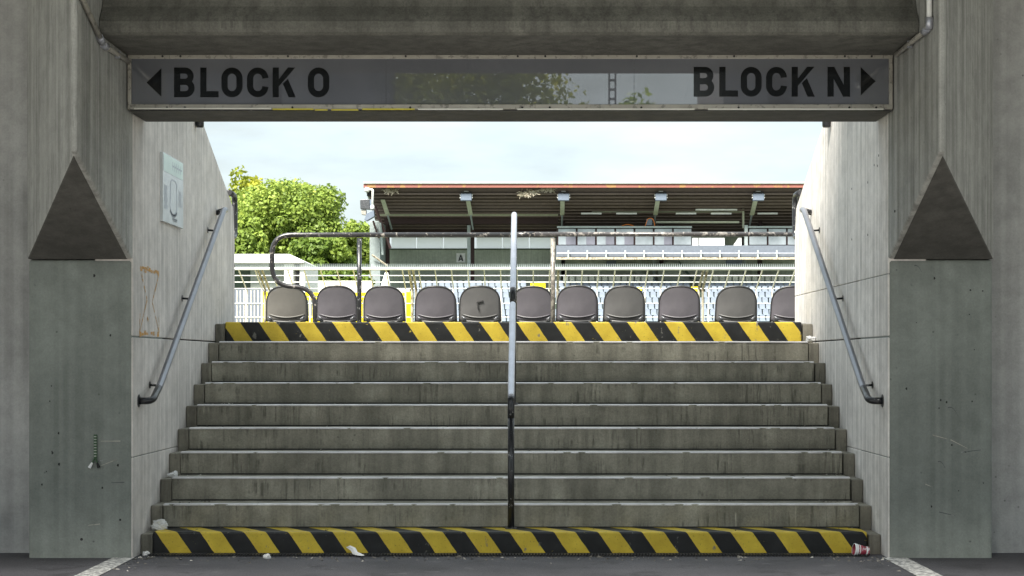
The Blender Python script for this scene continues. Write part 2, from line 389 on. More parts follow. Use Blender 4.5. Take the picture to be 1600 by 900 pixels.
# orange tape residue on the left wall, in the shape of an hourglass
b = MB()
def smear(p, q, w, n=9, gap=.18):
    p, q = Vector(p), Vector(q)
    for i in range(n):
        if random.random() < gap: continue
        t0, t1 = i / n, (i + .9) / n; a_, b_ = p.lerp(q, t0), p.lerp(q, t1)
        dv = (b_ - a_).normalized(); nn = Vector((0, -dv.z, dv.y)) * w * random.uniform(.5, 1.2) * .5
        j = Vector((0, random.uniform(-1, 1) * w * .2, random.uniform(-1, 1) * w * .2))
        b.add([a_ - nn + j, b_ - nn + j, b_ + nn + j, a_ + nn + j] , [(0, 1, 2, 3)])
TL, TR, MD, BL, BR = (wx(x, y, -1, .0022) for x, y in ((219, 418), (249, 426), (234, 470), (218, 521), (249, 521)))
M1, M2 = (wx(x, y, -1, .0024) for x, y in ((230, 468), (238, 472)))
smear(TL, TR, .035); smear(TL, M1, .014); smear(TR, M2, .014); smear(M1, BL, .012); smear(M2, BR, .014); smear(BL, BR, .03); smear(wx(219, 490, -1, .0026), BL, .012); smear(wx(248, 490, -1, .0026), BR, .01); smear(wx(230, 497, -1, .0026), wx(232, 500, -1, .0026), .03, 2, 0)
b.build('tape_residue', M['orange'], wl)

# ------------------------------------------------------------------ pillars with the brackets that carry the beam
def pillar(sgn):
    lab = 'grey concrete pillar left of the stairs with a dangling green strap' if sgn < 0 else 'grey concrete pillar right of the stairs with dark scuff marks'
    p = thing('concrete_pillar', lab, 'pillar', (sgn * 3, 11.3, 0))
    a, c = sorted((sgn * (HW + .003), sgn * 3.30))
    b = MB(); b.box(a, c, 11.07, 12.0, -.05, 2.043); b.build('shaft', M['pillar'], p, .02, 2)
    zb = lambda y: 2.046 + (11.05 - y) * .415
    yj = 10.77
    xi, xo = sgn * (HW + .003), sgn * 3.30; ye = 9.74
    xb = xi + sgn * .03                                     # the body stands 30 mm behind the face pours
    plan = [(xb, 11.05, 2.046), (xo, 11.05, 2.046), (xb, ye, zb(ye)), (xb, 11.47, 2.046), (xo, 11.47, 2.046)]
    v = [(x, y, z) for x, y, z in plan] + [(x, y, 4.6) for x, y, z in plan]
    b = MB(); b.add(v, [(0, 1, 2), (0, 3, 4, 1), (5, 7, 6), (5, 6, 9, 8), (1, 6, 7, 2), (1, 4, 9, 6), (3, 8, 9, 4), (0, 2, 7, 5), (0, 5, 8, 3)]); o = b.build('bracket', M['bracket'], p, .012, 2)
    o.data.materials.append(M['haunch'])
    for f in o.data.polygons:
        if f.normal.z < -.5: f.material_index = 1  # shade painted on the faces that look down
    x0, x1 = sorted((xi, xb + sgn * .012))
    for ya, yb in ((yj + .004, 11.46), (ye - .03, yj - .004)):
        poly = [(ya, zb(ya) + .004), (yb, zb(yb) + .004), (yb, 4.59), (ya, 4.59)] if yb < 11.05 else [(ya, zb(ya) + .004), (11.05, 2.05), (yb, 2.05), (yb, 4.59), (ya, 4.59)]
        b = MB(); b.prism_x(poly, x0, x1); b.build('bracket_face', M['bracket'], p, .014, 2)
    return p
pl, pr = pillar(-1), pillar(1)
# marks on the pillars
b = MB()
for (x, z, l) in ((3.03, 1.03, .07), (2.95, .66, .05), (2.79, 2.0, .05)):
    pts = [Vector((x + l * t - l / 2, 11.0685, z - .35 * l * (t * 2 - .4) ** 2)) for t in np.linspace(0, 1, 7)]
    for i in range(6):
        n = Vector((0, 0, .006)); b.add([pts[i], pts[i + 1], pts[i + 1] + n * (1 - i / 8), pts[i] + n], [(0, 1, 2, 3)])
b.build('scuff_mark', M['galv_dark'], pr)
for p_, sg_, n_ in ((pl, -1, 14), (pr, 1, 16)):
    for q in range(n_):
        x = sg_ * random.uniform(2.62, 3.26); z = random.uniform(.1, 1.95); r0 = random.uniform(.004, .011)
        b = MB(); b.tube([(x, 11.0692, z), (x + random.uniform(-.004, .004), 11.075, z)], r0, 6); b.build('air_hole', M['dark'], p_)
    for q in range(5):                                       # scrapes near the foot
        x = sg_ * random.uniform(2.64, 3.1); z = random.uniform(.1, .9); l_ = sg_ * random.uniform(.05, .14); a_ = random.uniform(-.5, .5)
        b = MB(); dx, dz = l_ * math.cos(a_), l_ * math.sin(a_); b.add([(x, 11.0683, z), (x + dx, 11.0683, z + dz), (x + dx, 11.0683, z + dz + .003), (x, 11.0683, z + .006)], [(0, 1, 2, 3)]); b.build('scrape', M['galv_dark' if q % 2 else 'alu'], p_)
# side walls beyond the pillars
for s in (-1, 1):
    a, c = sorted((s * 3.31, s * 14)); b = MB(); b.box(a, c, 11.36, 11.496, -.05, 4.4); o = b.build('concourse_wall', M['outer_wall'], None, .01)
    tag(o, 'pale concrete wall beyond the %s pillar' % ('left' if s < 0 else 'right'), 'wall')

# ------------------------------------------------------------------ beam, raking soffit shaped as sun block, rear frame of the stand
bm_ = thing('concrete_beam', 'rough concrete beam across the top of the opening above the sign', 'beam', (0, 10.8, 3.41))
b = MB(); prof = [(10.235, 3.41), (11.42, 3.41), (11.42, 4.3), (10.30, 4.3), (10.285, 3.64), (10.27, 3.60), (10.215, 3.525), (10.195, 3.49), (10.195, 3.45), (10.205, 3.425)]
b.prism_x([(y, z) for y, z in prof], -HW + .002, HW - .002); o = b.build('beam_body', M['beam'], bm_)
b = MB(); b.prism_x([(10.32, 4.31), (11.41, 4.31), (11.41, 5.0), (11.2, 5.7), (11.0, 5.7), (11.0, 5.1), (6.0, 6.6), (6.0, 5.15)], -14, 14)  # unseen slab, its length and parapet shaped to keep sun off the stairs
tag(b.build('raking_sun_block', M['slab']), 'unseen sloping stand underside with a parapet, shaped to block the sun', 'slab')
gd = thing('concrete_girder', 'concrete girder of the footbridge mirrored along the top of the sign glass', 'girder', (0, -1, 5.45))
b = MB(); b.box(-14, 14, -1.3, -1.0, 5.46, 6.15); b.build('girder_body', M['slab'], gd, .02)
for s in (-1, 1):
    b = MB(); b.box(s * 13.5 - .3, s * 13.5 + .3, -1.45, -.85, -.05, 5.455); b.build('girder_post', M['slab'], gd, .02)
def back_building(x0, x1, label):
    t = thing('concrete_building', label, 'building', ((x0 + x1) / 2, -30, 0))
    b = MB(); b.box(x0, x1, -38, -30, -.05, 13.5); b.build('wall', M['back_build'], t)
    b = MB(); b.box(x0 - .1, x1 + .1, -38.1, -29.9, 13.502, 13.9); b.build('roof', M['slab'], t)
    n = max(1, int((x1 - x0) / 3)); st_ = (x1 - x0) / n
    for q in range(n):
        for z in (1.2, 4.4, 7.6):
            xx = x0 + (q + .5) * st_; b = MB(); b.box(xx - .55, xx + .55, -30.02, -29.96, z, z + 1.5); b.build('window', M['win_dark'], t)
M['back_build'] = concrete('dark_render_wall', (.1, .1, .11), .3, .7, pit=False, speck=0)
M['win_dark'] = plain('dark_window_glass', (.03, .035, .04), .1)
back_building(-30, -8.58, 'wide dark building mirrored behind the left lettering')
back_building(-7.76, -4.78, 'narrow dark building mirrored left of the trees')
back_building(6.4, 7.82, 'narrow dark building mirrored right of the sky')
back_building(8.62, 30, 'wide dark building mirrored behind the right lettering')

# ------------------------------------------------------------------ hanging sign
SY = 10.90
sg = thing('hanging_sign', 'long grey direction sign with black arrows and lettering under the beam', 'sign', (0, SY, 3.05))
zt, zb_ = U(0, 85.5, SY).z, U(0, 173.5, SY).z
b = MB(); b.box(-HW + .012, HW - .012, SY + .035, 11.41, zb_ + .006, zt - .004); b.build('housing', M['galv_dark'], sg, .004)
b = MB(); b.box(-HW + .016, HW - .016, SY + .01, 11.38, zb_ - .001, zb_ + .005); b.build('bottom_plate', M['haunch'], sg)
pz0, pz1 = U(0, 163, SY).z, U(0, 91.5, SY).z
xs = [-HW + .03, U(603, 0, SY).x, U(991, 0, SY).x, HW - .03]
panels = []
for i in range(3):
    b = MB(); b.box(xs[i] + .001, xs[i + 1] - .001, SY + .012, SY + .030, pz0 - .01, pz1 + .01); panels.append(b.build('sign_panel', M['panel'], sg))
fx = HW - .006
joints = [-fx, U(265, 0, SY).x, U(836, 0, SY).x, U(1330, 0, SY).x, fx]
for i in range(4):
    b = MB(); b.box(joints[i] + .001, joints[i + 1] - .001, SY - .004, SY + .034, pz1, zt); b.build('frame_bar', M['alu'], sg, .003)
    b = MB(); b.box(joints[i] + .001, joints[i + 1] - .001, SY - .004, SY + .034, zb_ + .012, pz0); b.build('frame_bar', M['alu'], sg, .003)
for s in (-1, 1):
    a, c = sorted((s * fx, s * (fx - .024))); b = MB(); b.box(a, c, SY - .002, SY + .034, pz0 + .001, pz1 - .001); b.build('frame_bar', M['alu'], sg, .003)
for spans, nm in ((((210, 424, 170), (653, 786, 171), (808, 1085, 171), (1106, 1380, 171)), 'white_strip'), (((426, 490, 171), (492, 512, 172), (518, 560, 172), (566, 648, 171)), 'yellow_strip')):
    for (x0, x1, y) in spans:
        p, q = U(x0, y, SY), U(x1, y, SY); b = MB(); b.box(p.x, q.x, SY - .012, SY + .004, p.z - .004, p.z + .005); b.build('edge_strip', M[nm], sg, .001)
for px in (254, 282, 450, 634, 809, 852, 995, 1147, 1320, 1362):
    for p in (U(px, 88, SY - .004), U(px + 7, 168, SY - .004)):
        b = MB(); b.tube([p, p + Vector((0, -.004, 0))], .0075, 8); b.build('screw', M['dark'], sg)
# lettering: each letter a stroked path in a unit cell, stroke .21 of the cap height
def stroke(mb, path, w, x0, z0, sx, sz, yy, closed=False, th=.0015):
    raw = [Vector((x0 + p[0] * sx, z0 + p[1] * sz)) for p in path]; pts = []
    for p in raw:
        if not pts or (p - pts[-1]).length > 5e-4: pts.append(p)
    if closed and (pts[0] - pts[-1]).length < 5e-4: pts.pop()
    n = len(pts); lo, hi = [], []
    for i in range(n):
        a = pts[i - 1] if (i > 0 or closed) else None; c = pts[(i + 1) % n] if (i < n - 1 or closed) else None
        d1 = (pts[i] - a).normalized() if a is not None else (c - pts[i]).normalized(); d2 = (c - pts[i]).normalized() if c is not None else d1
        n1, n2 = Vector((-d1.y, d1.x)), Vector((-d2.y, d2.x)); m = (n1 + n2).normalized(); k = min(1 / max(.3, m.dot(n1)), 1.6)
        lo.append(pts[i] - m * w / 2 * k); hi.append(pts[i] + m * w / 2 * k)
    for i in range(n if closed else n - 1):
        j = (i + 1) % n
        q = [lo[i], lo[j], hi[j], hi[i]]
        mb.add([(v.x, yy, v.y) for v in q] + [(v.x, yy + th, v.y) for v in q], [(0, 1, 2, 3), (0, 4, 5, 1), (1, 5, 6, 2), (2, 6, 7, 3), (3, 7, 4, 0)])
def rr(x0, x1, z0, z1, r, rz, a0=0, a1=4, n=7):   # rounded rectangle, corners from bottom-right anticlockwise
    res = []
    for q, (cx, cz) in enumerate(((x1 - r, z0 + rz), (x1 - r, z1 - rz), (x0 + r, z1 - rz), (x0 + r, z0 + rz))):
        for k in range(n + 1):
            t = math.radians(-90 + 90 * q + 90 * k / n); res.append((cx + r * math.cos(t), cz + rz * math.sin(t)))
    return res
def letter(ch, px0, px1, py0, py1, yy, parent, mat, wpx=9.6):
    p, q = U(px0, py1, yy), U(px1, py0, yy); w = wpx * yy / F; b = MB()
    W_, H_ = q.x - p.x, q.z - p.z; h = w / 2; s = lambda path, closed=False, dy=0: stroke(b, path, w, p.x, p.z, 1, 1, yy + dy, closed)
    x0, x1, z0, z1 = h, W_ - h, h, H_ - h
    if ch == 'L': s([(x0, 0), (x0, H_)]); s([(w + .0002, z0), (W_, z0)])
    if ch == 'O': r = (x1 - x0) * .5; s(rr(x0, x1, z0, z1, r, r * 1.05), True)
    if ch == 'C':
        r = (x1 - x0) * .5; full = rr(x0, x1, z0, z1, r, r * 1.05); s([(x1, H_ * .64)] + full[9:-1] + full[:7] + [(x1, H_ * .36)])
    if ch == 'B':
        s([(x0, 0), (x0, H_)]); m = H_ * .52; r = (z1 - m) / 2
        def lobe(za, zb, xr):
            r = (zb - za) / 2; return [(w + .0002, zb)] + [(xr - r + r * math.sin(t), (za + zb) / 2 + r * math.cos(t)) for t in np.linspace(0, math.pi, 14)] + [(w + .0002, za)]
        s(lobe(m, z1, x1 - .006)); s(lobe(z0, m + .0, x1), dy=.0003)
    def quad(q, dy): b.add([(p.x + x, yy + dy, p.z + z) for x, z in q] + [(p.x + x, yy + dy + .0015, p.z + z) for x, z in q], [(0, 1, 2, 3), (0, 4, 5, 1), (1, 5, 6, 2), (2, 6, 7, 3), (3, 7, 4, 0)])
    if ch == 'K':
        s([(x0, 0), (x0, H_)]); quad([(w + .0002, H_ * .36), (W_ - w * .08, H_), (W_ - w * 1.25, H_), (w + .0002, H_ * .61)], .0003)
        quad([(W_ - w * 1.15, 0), (W_, 0), (W_ * .66, H_ * .62), (W_ * .44, H_ * .46)], .0006)
    if ch == 'N': s([(x0, 0), (x0, H_)]); s([(x1, 0), (x1, H_)]); quad([(W_ - w * 1.1, 0), (W_, 0), (w * 1.1, H_), (0, H_)], .0003)
    if ch == 'A': s([(h * .9, 0), (W_ / 2, H_)]); s([(W_ - h * .9, 0), (W_ / 2, H_)], dy=.0004); s([(W_ * .25, H_ * .3), (W_ * .75, H_ * .3)], dy=.0008)
    return b.build('letter', mat, parent)
LY = SY + .0085
for ch, a, c in (('B', 272, 304), ('L', 313, 341.5), ('O', 346, 379), ('C', 386, 419.5), ('K', 426, 462), ('O', 481, 514.5)): letter(ch, a, c, 105.5, 152, LY, panels[0], M['letter'])
for ch, a, c in (('B', 1084, 1116), ('L', 1124, 1153), ('O', 1157.5, 1190), ('C', 1197, 1229.5), ('K', 1237, 1273), ('N', 1293, 1328)): letter(ch, a, c, 104.5, 151, LY, panels[2], M['letter'])
for tri, par in (([(229, 129), (252, 107), (252, 151)], panels[0]), ([(1368, 127), (1345, 105), (1345, 149)], panels[2])):
    b = MB(); q = [U(x, y, LY) for x, y in tri]; b.add(q + [v + Vector((0, .0015, 0)) for v in q], [(0, 1, 2), (0, 1, 4, 3), (1, 2, 5, 4), (2, 0, 3, 5)]); b.build('arrow', M['letter'], par)

# ------------------------------------------------------------------ conduits
def conduit(sgn, pts, label, mats):
    t = thing('cable_conduit', label, 'conduit', (sgn * HW, 10.3, 3.4))
    P = [wx(x, y, sgn, .02) for x, y in pts]; P = [P[0] + (P[0] - P[1]) * 1.5] + P[1:]
    for i in range(len(P) - 1):
        b = MB(); b.tube([P[i], P[i + 1]], .0165, 10); b.build('pipe', mats[i], t, smooth=True)
    for i in range(1, len(P) - 1):
        d = (P[i + 1] - P[i - 1]).normalized() * .035; b = MB(); b.tube([P[i] - d, P[i], P[i] + d], .0225, 10); b.build('coupling', M['galv'], t, smooth=True)
    for a, c in zip(P[:-1], P[1:]):
        m = a.lerp(c, .55); b = MB(); x0, x1 = sorted((m.x - sgn * .012, m.x + sgn * .02)); b.box(x0, x1, m.y - .012, m.y + .012, m.z - .024, m.z + .024); b.build('clip', M['galv'], t, .003)
conduit(-1, [(130, 0), (158, 62), (164, 72), (201, 96)], 'grey cable conduit bent down the left bracket to the sign', [M['alu']] * 3)
conduit(1, [(1452, 0), (1452, 36), (1446, 48), (1401, 85)], 'white topped cable conduit on the right bracket above the sign', [M['white'], M['alu'], M['alu']])

# ------------------------------------------------------------------ handrails
def wall_rail(sgn, label):
    t = thing('wall_handrail', label, 'handrail', (sgn * HW, 12.5, 1.5))
    X = sgn * 2.497; a, c = Vector((X, 11.40, 1.115)), Vector((X, 13.93, 2.655))
    dv = (c - a).normalized()
    path = arc_path([Vector((sgn * HW, 11.24, 1.072)), Vector((X, 11.27, 1.072)), a + dv * .12, c, Vector((X, 14.03, 2.66)) , Vector((sgn * HW, 14.06, 2.64))], .055, 6)
    b = MB(); b.tube(path[8:-8], .0245, 14); b.build('rail', M['galv_wall'], t, smooth=True)
    for q in (path[:9], path[-9:]):
        b = MB(); b.tube(q, .0246, 14); b.build('end_bend', M['black_rail'], t, smooth=True)
    b = MB(); b.tube([Vector((sgn * (HW + .002), 11.24, 1.072)), Vector((sgn * (HW - .004), 11.24, 1.072))], .045, 12); b.build('wall_plate', M['galv_dark'], t)
    for f in (.07, .5, .9):
        p = a.lerp(c, f); q = Vector((sgn * HW, p.y - .01, p.z - .045))
        b = MB(); b.tube(arc_path([p + Vector((0, 0, -.015)), Vector((p.x + sgn * .02, p.y - .01, p.z - .05)), q], .02, 4), .0085, 8); b.build('bracket', M['black_rail'], t, smooth=True)
        b = MB(); b.tube([q, q + Vector((-sgn * .004, 0, 0))], .026, 10); b.build('wall_plate', M['black_rail'], t)
wall_rail(-1, 'steel handrail on the left wall climbing under the plaque'); wall_rail(1, 'steel handrail on the bright right wall beside the stairs')
SL = R / T
def mid_rail(y0, y1, zfoot, label, shaded_post):
    t = thing('centre_handrail', label, 'handrail', (0, y0, zfoot))
    z = lambda y: 1.085 + SL * (y - 11.5)
    a, c = Vector((0, y0, z(y0))), Vector((0, y1, z(y1)))
    zf2 = step_z(min(10, int((y1 - Y1) / T) + 1))
    b = MB(); top = arc_path([Vector((0, y0, a.z - .14)), a, c, Vector((0, y1, c.z - .16))], .075, 8); b.tube(top[6:], .0245, 16); b.build('rail', M['galv'], t, smooth=True)
    b = MB(); b.tube(top[:7], .0247, 16); b.build('shaded_bend', M['black_rail'], t, smooth=True)  # unlit bend coloured black, its shade put into the material
    b = MB(); b.tube([Vector((0, y0, zfoot - .002)), Vector((0, y0, a.z - .135))], .0238, 16); b.build('post', shaded_post, t, smooth=True)  # post blackened as well, for its unlit front
    b = MB(); b.tube([Vector((0, y1, zf2 - .002)), Vector((0, y1, c.z - .155))], .0238, 16); b.build('post', shaded_post, t, smooth=True)
    for yy, zz in ((y0, zfoot), (y1, zf2)):
        b = MB(); b.tube([Vector((0, yy, zz)), Vector((0, yy, zz + .008))], .045, 14); b.build('base_flange', M['galv_dark'], t)
mid_rail(11.50, 12.80, step_z(1), 'lower centre handrail standing on the striped bottom step', M['black_rail'])
mid_rail(12.97, 14.29, step_z(6), 'upper centre handrail rising to the top of the stairs', M['black_rail'])
# guard loops at the far ends of the walls and stubs at the wall tops
for s in (-1, 1):
    side = 'left' if s < 0 else 'right'
    X = s * (HW + .03)
    b = MB(); b.tube(arc_path([Vector((X, 14.80, 2.895)), Vector((X, 15.10, 2.895)), Vector((X, 15.10, 2.50)), Vector((X, 14.88, 2.50))], .09, 7), .0265, 12)
    tag(b.build('guard_loop', M['black_rail'], None, smooth=True), 'black bent tube guard at the far end of the %s passage wall' % side, 'guard rail')
    p = Vector((s * (HW - .036), 13.16, 3.25)); z1 = p.z
    b = MB(); b.tube([(p.x, p.y, 3.66), (p.x, p.y, z1 + .012), (p.x, p.y, z1)], [.034, .034, .026], 12)
    b.tube([(p.x, p.y, z1 + .05), (p.x + s * .04, p.y, z1 + .04)], .012, 8)
    tag(b.build('post_stub', M['black_rail'], None, smooth=True), 'short dark post end below the %s end of the sign' % side, 'post')

# ------------------------------------------------------------------ seating plan plaque
def plaque():
    t = thing('wall_plaque', 'white metal seating plan plaque on the left wall above the handrail', 'plaque', (-HW, 12.6, 2.8))
    ya, yb = wx(250, 290, -1).y, wx(282, 290, -1).y; zA, zB = wx(250, 344, -1).z - .005, wx(250, 237, -1).z
    b = MB(); b.box(-HW - .001, -HW + .022, ya, yb, zA, zB); b.build('plate', M['plaque'], t, .002)
    X = -HW + .0235; H = zB - zA; Wd = yb - ya
    pt = lambda u, v: Vector((X, ya + u * Wd, zA + v * H))
    def line(mb, path, w):
        for p, q in zip(path[:-1], path[1:]):
            p, q = pt(*p), pt(*q); d = (q - p).normalized(); n = Vector((0, -d.z, d.y)) * w / 2; mb.add([p - n, q - n, q + n, p + n], [(0, 1, 2, 3)])
    b = MB(); Uo = [(.36, .62)] + [(.5 - .17 * math.cos(a), .28 - .13 * math.sin(a)) for a in np.linspace(0, math.pi, 16)] + [(.66, .62)]
    line(b, Uo, .014); line(b, [(.36, .62), (.44, .66), (.58, .66), (.66, .62)], .008); b.build('stand_outline', M['plq_line'], t)
    b = MB(); line(b, [(.5 - .19 * math.cos(a), .27 - .14 * math.sin(a)) for a in np.linspace(.5, 2.6, 12)], .022); b.build('dark_stand', M['plq_dark'], t)
    b = MB()
    for k in range(16):
        v = .2 + .022 * k; line(b, [(.06, v), (.06 + random.uniform(.1, .2), v)], .006)
        if k > 4: line(b, [(.76, v), (.76 + random.uniform(.1, .18), v)], .006)
    b.build('small_print', M['plq_line'], t)
    b = MB(); line(b, [(.45, .085), (.68, .085)], .012); line(b, [(.47, .06), (.66, .06)], .006); b.build('caption', M['plq_dark'], t)
    b = MB(); line(b, [(.03, .86), (.97, .86)], .13); b.build('header_band', M['plq_head'], t)
    b = MB(); X += .0006
    for k in range(5):
        u = .45 + k * .1; line(b, [(u, .8), (u, .93)], .012); line(b, [(u, .865), (u + .06, .865)], .012)
    b.build('header_figure', M['plq_line'], t)
M['plaque'] = plain('plaque_white', (.62, .66, .68), .25); M['plq_line'] = plain('plaque_print_grey', (.36, .39, .45), .4)
M['plq_dark'] = plain('plaque_print_dark', (.06, .07, .09), .4); M['plq_head'] = plain('plaque_pale_green', (.55, .68, .63), .3)
plaque()
# green strap on the left pillar
s = thing('green_strap', 'narrow dark green strap with two loose ends on the left pillar', 'strap', U(149, 705, 11.06))
p = U(149, 679, 11.062); q = U(149, 716, 11.062)
b = MB(); b.box(p.x - .012, p.x + .012, 11.058, 11.0695, q.z, p.z); b.build('band', M['green_strap'], s, .003)
b = MB()
for k in range(8): z = q.z + .012 + k * .019; b.box(p.x - .009, p.x + .009, 11.0565, 11.0578, z, z + .006)
b.build('stitching', M['white_shade'], s)
for dx, m in ((-.04, 'paper'), (.026, 'dark')):
    b = MB(); b.tube([q + Vector((0, 0, .01)), q + Vector((dx * .5, -.004, -.03))], .006, 6); b.build('loose_end', M['green_strap'], s)
    b = MB(); b.tube([q + Vector((dx * .5, -.004, -.03)), q + Vector((dx, -.006, -.065))], [.007, .012], 6); b.build('tip', M[m], s)

# ------------------------------------------------------------------ litter
from mathutils import noise as mnoise
def crumple(name, label, loc, r, sq=(1, 1, .7), seed=1):
    bm = bmesh.new(); bmesh.ops.create_icosphere(bm, subdivisions=4, radius=1); off = Vector((seed * 3.7, seed * 1.3, 0)); rr_ = random.Random(seed)
    planes = [(Vector((rr_.gauss(0, 1), rr_.gauss(0, 1), rr_.gauss(0, 1))).normalized(), rr_.uniform(.45, .85)) for _ in range(15)]
    for v in bm.verts:
        n = v.co.normalized(); k = 1.0
        for d_, h in planes:
            c_ = n.dot(d_)
            if c_ > .05: k = min(k, h / c_)
        k += .34 * (1 - abs(mnoise.noise(n * 1.9 + off)) * 2.6) * .6 + .16 * (abs(mnoise.noise(n * 5.2 + off)) - .3)
        v.co = Vector((n.x * sq[0], n.y * sq[1], n.z * sq[2])) * k * r
        v.co.z = max(v.co.z, -r * sq[2] * .55)
    me = bpy.data.meshes.new(name); bm.to_mesh(me); bm.free(); me.materials.append(M['paper'])
    o = bpy.data.objects.new(name, me); C.objects.link(o); o.location = Vector(loc) + Vector((0, 0, r * sq[2] * .55)); return tag(o, label, 'litter')
crumple('crumpled_tissue', 'crumpled white tissue on the left end of the bottom step', (U(250, 0, 11.45).x, 11.45, step_z(1)), .062, (1.15, .8, .75), 3)
crumple('crumpled_tissue', 'white tissue on the left end of the third step', (U(269, 0, 12.0).x, 12.02, step_z(3) - .012), .042, (1.1, .8, .8), 4)
crumple('crumpled_tissue', 'small white tissue lying on the floor before the left end block', (U(229, 0, 11.2).x, 11.2, .002), .03, (1.1, .7, .8), 5)
crumple('crumpled_tissue', 'white paper ball on the asphalt near the striped bottom step', (U(417, 0, 11.02).x, 11.02, .002), .032, (1.1, .8, .8), 6)
crumple('crumpled_tissue', 'pale paper scrap at the right end of the step below the top one', (U(1267, 0, 13.82).x, 13.85, step_z(9)), .042, (1.2, .8, .9), 8)
b = MB(); pts = [U(541, 855, 11.24), U(548, 860, 11.2), U(552, 868, 11.16), U(563, 872, 11.10)]
hw = [Vector((.028, -.01, .012)), Vector((.034, .0, .016)), Vector((.03, 0, .018)), Vector((.03, 0, .002))]
vs = []
for p, w_ in zip(pts, hw): p = Vector((p.x, p.y, max(p.z, .012))); vs += [p, p + w_ * .6 + Vector((0, -.012, 0)), p + w_]
b.add(vs, [(3 * i + j, 3 * i + 3 + j, 3 * i + 4 + j, 3 * i + 1 + j) for i in range(3) for j in range(2)])
o = b.build('folded_paper', M['paper']); sm = o.modifiers.new('thick', 'SOLIDIFY'); sm.thickness = .0025
tag(o, 'torn strip of white paper leaning against the striped bottom step', 'litter')
cup = thing('paper_cup', 'red printed paper cup lying at the right end of the bottom step', 'cup', (U(1347, 0, 11.15).x, 11.17, .043))
def lathe(mb, prof, axis_dir, org, n=18):
    ax = Vector(axis_dir).normalized(); u = ax.orthogonal().normalized(); v = ax.cross(u); m = len(prof); vs = []
    for (h, r) in prof:
        for k in range(n): a = 2 * math.pi * k / n; vs.append(Vector(org) + ax * h + (u * math.cos(a) + v * math.sin(a)) * r)
    mb.add(vs, [(i * n + k, i * n + (k + 1) % n, (i + 1) * n + (k + 1) % n, (i + 1) * n + k) for i in range(m - 1) for k in range(n)])
org = cup.location + Vector((-.05, 0, .004)); ax = (1, .12, -.14)
b = MB(); lathe(b, [(h, (.041 - .1 * h) * (1 - .12 * math.sin(h * 62) ** 2)) for h in np.linspace(0, .1, 9)] + [(.1, .0)], ax, org); b.build('body', M['cup_red'], cup)
b = MB(); lathe(b, [(-.004, .040), (-.004, .0435), (.006, .0435), (.009, .041)], ax, org); b.build('rim', M['paper'], cup, smooth=True)
b = MB(); lathe(b, [(.03, .0392), (.036, .0385)], ax, org); lathe(b, [(.078, .034), (.09, .0327)], ax, org); lathe(b, [(.008, .0412), (.022, .0399)], ax, org); b.build('white_band', M['paper'], cup, smooth=True)

# ------------------------------------------------------------------ barrier on the upper walkway
BY = 15.5
ba = thing('tube_barrier', 'dark chipped tube barrier with a bent left end before the seats', 'barrier', (0, BY, ZT))
pp = lambda x, y: U(x, y, BY)
b = MB(); b.tube(arc_path([pp(806, 367), pp(425, 367), pp(425, 446), pp(492, 450), pp(492, 512)], .19, 9), .0235, 14); b.build('bent_tube', M['chip_rail'], ba, smooth=True)
b = MB(); b.tube([pp(824, 366), pp(1300, 366)], .0225, 14); b.build('straight_tube', M['grey_tube'], ba, smooth=True)
b = MB(); b.tube([pp(800, 367), pp(834, 366.5)], .0275, 14); b.build('sleeve', M['chip_rail'], ba, smooth=True)
for px, m in ((561.5, 'black_rail'), (864, 'grey_rail')):
    b = MB(); b.tube([pp(px, 372), pp(px, 512)], .0225, 14); b.build('post', M[m], ba, smooth=True)

# ------------------------------------------------------------------ near seats
def seat_proto(mat):
    t = thing('stadium_seat', '', 'seat', (0, 17, 1.28))
    t['group'] = 'grey seats in the row at the top of the stairs'
    z0, H = .49, .365; NU, NV = 17, 16
    def hwid(v): return .216 - .012 * v if v < .36 else .2117 * max(0, 1 - ((v - .36) / .64) ** 3.0) ** (1 / 2.6)
    b = MB(); vs = []
    for j in range(NV):
        v = 1 - (1 - j / (NV - 1)) ** 1.6
        for i in range(NU):
            u = -1 + 2 * i / (NU - 1); w = hwid(v); x = u * max(w, .012)
            vs.append((x, 17 + .055 * (x / .21) ** 2 - .05 * v * v + .03 * (1 - v) ** 3, 1.28 + z0 + v * H))
    b.add(vs, [(j * NU + i, j * NU + i + 1, (j + 1) * NU + i + 1, (j + 1) * NU + i) for j in range(NV - 1) for i in range(NU - 1)])
    o = b.build('backrest', mat, t, smooth=True); s = o.modifiers.new('thick', 'SOLIDIFY'); s.thickness = .012; s.offset = 0
    b = MB(); b.tube([(u * .185, 17 + .055 * (u * .185 / .21) ** 2 - .05 * .01 + .02 - .012, 1.28 + z0 + .075 - .035 * (1 - u * u)) for u in np.linspace(-1, 1, 13)], .007, 6); b.build('moulded_ridge', mat, t, smooth=True)
    rim = [vs[j * NU] for j in range(NV)] + [vs[(NV - 1) * NU + i] for i in range(1, NU - 1)] + [vs[j * NU + NU - 1] for j in range(NV - 1, -1, -1)]
    b = MB(); b.tube(rim, .0105, 8); b.build('rim', M['seat_dark'], t, smooth=True)
    b = MB(); b.tube([(u * .2, 16.985 + .05 * u * u, 1.28 + z0 + .012 - .02 * (1 - u * u)) for u in np.linspace(-1, 1, 11)], .012, 8); b.build('cross_bar', M['seat_dark'], t, smooth=True)
    for s_ in (-1, 1):
        b = MB(); b.tube([(s_ * .19, 16.99, 1.28 + z0 + .05), (s_ * .15, 16.975, 1.28 + z0 + .018)], .012, 8); b.build('lug', M['galv_dark'], t, smooth=True)
        b = MB(); b.box(s_ * .13 - .016, s_ * .13 + .016, 16.985, 17.03, 1.281, 1.28 + z0); b.build('leg', M['seat_dark'], t, .004)
    b = MB(); b.box(-.19, .19, 17.085, 17.14, 1.28 + z0 - .06, 1.28 + z0 + .31); b.build('folded_pan', M['seat_dark'], t, .02, 3)
    return t
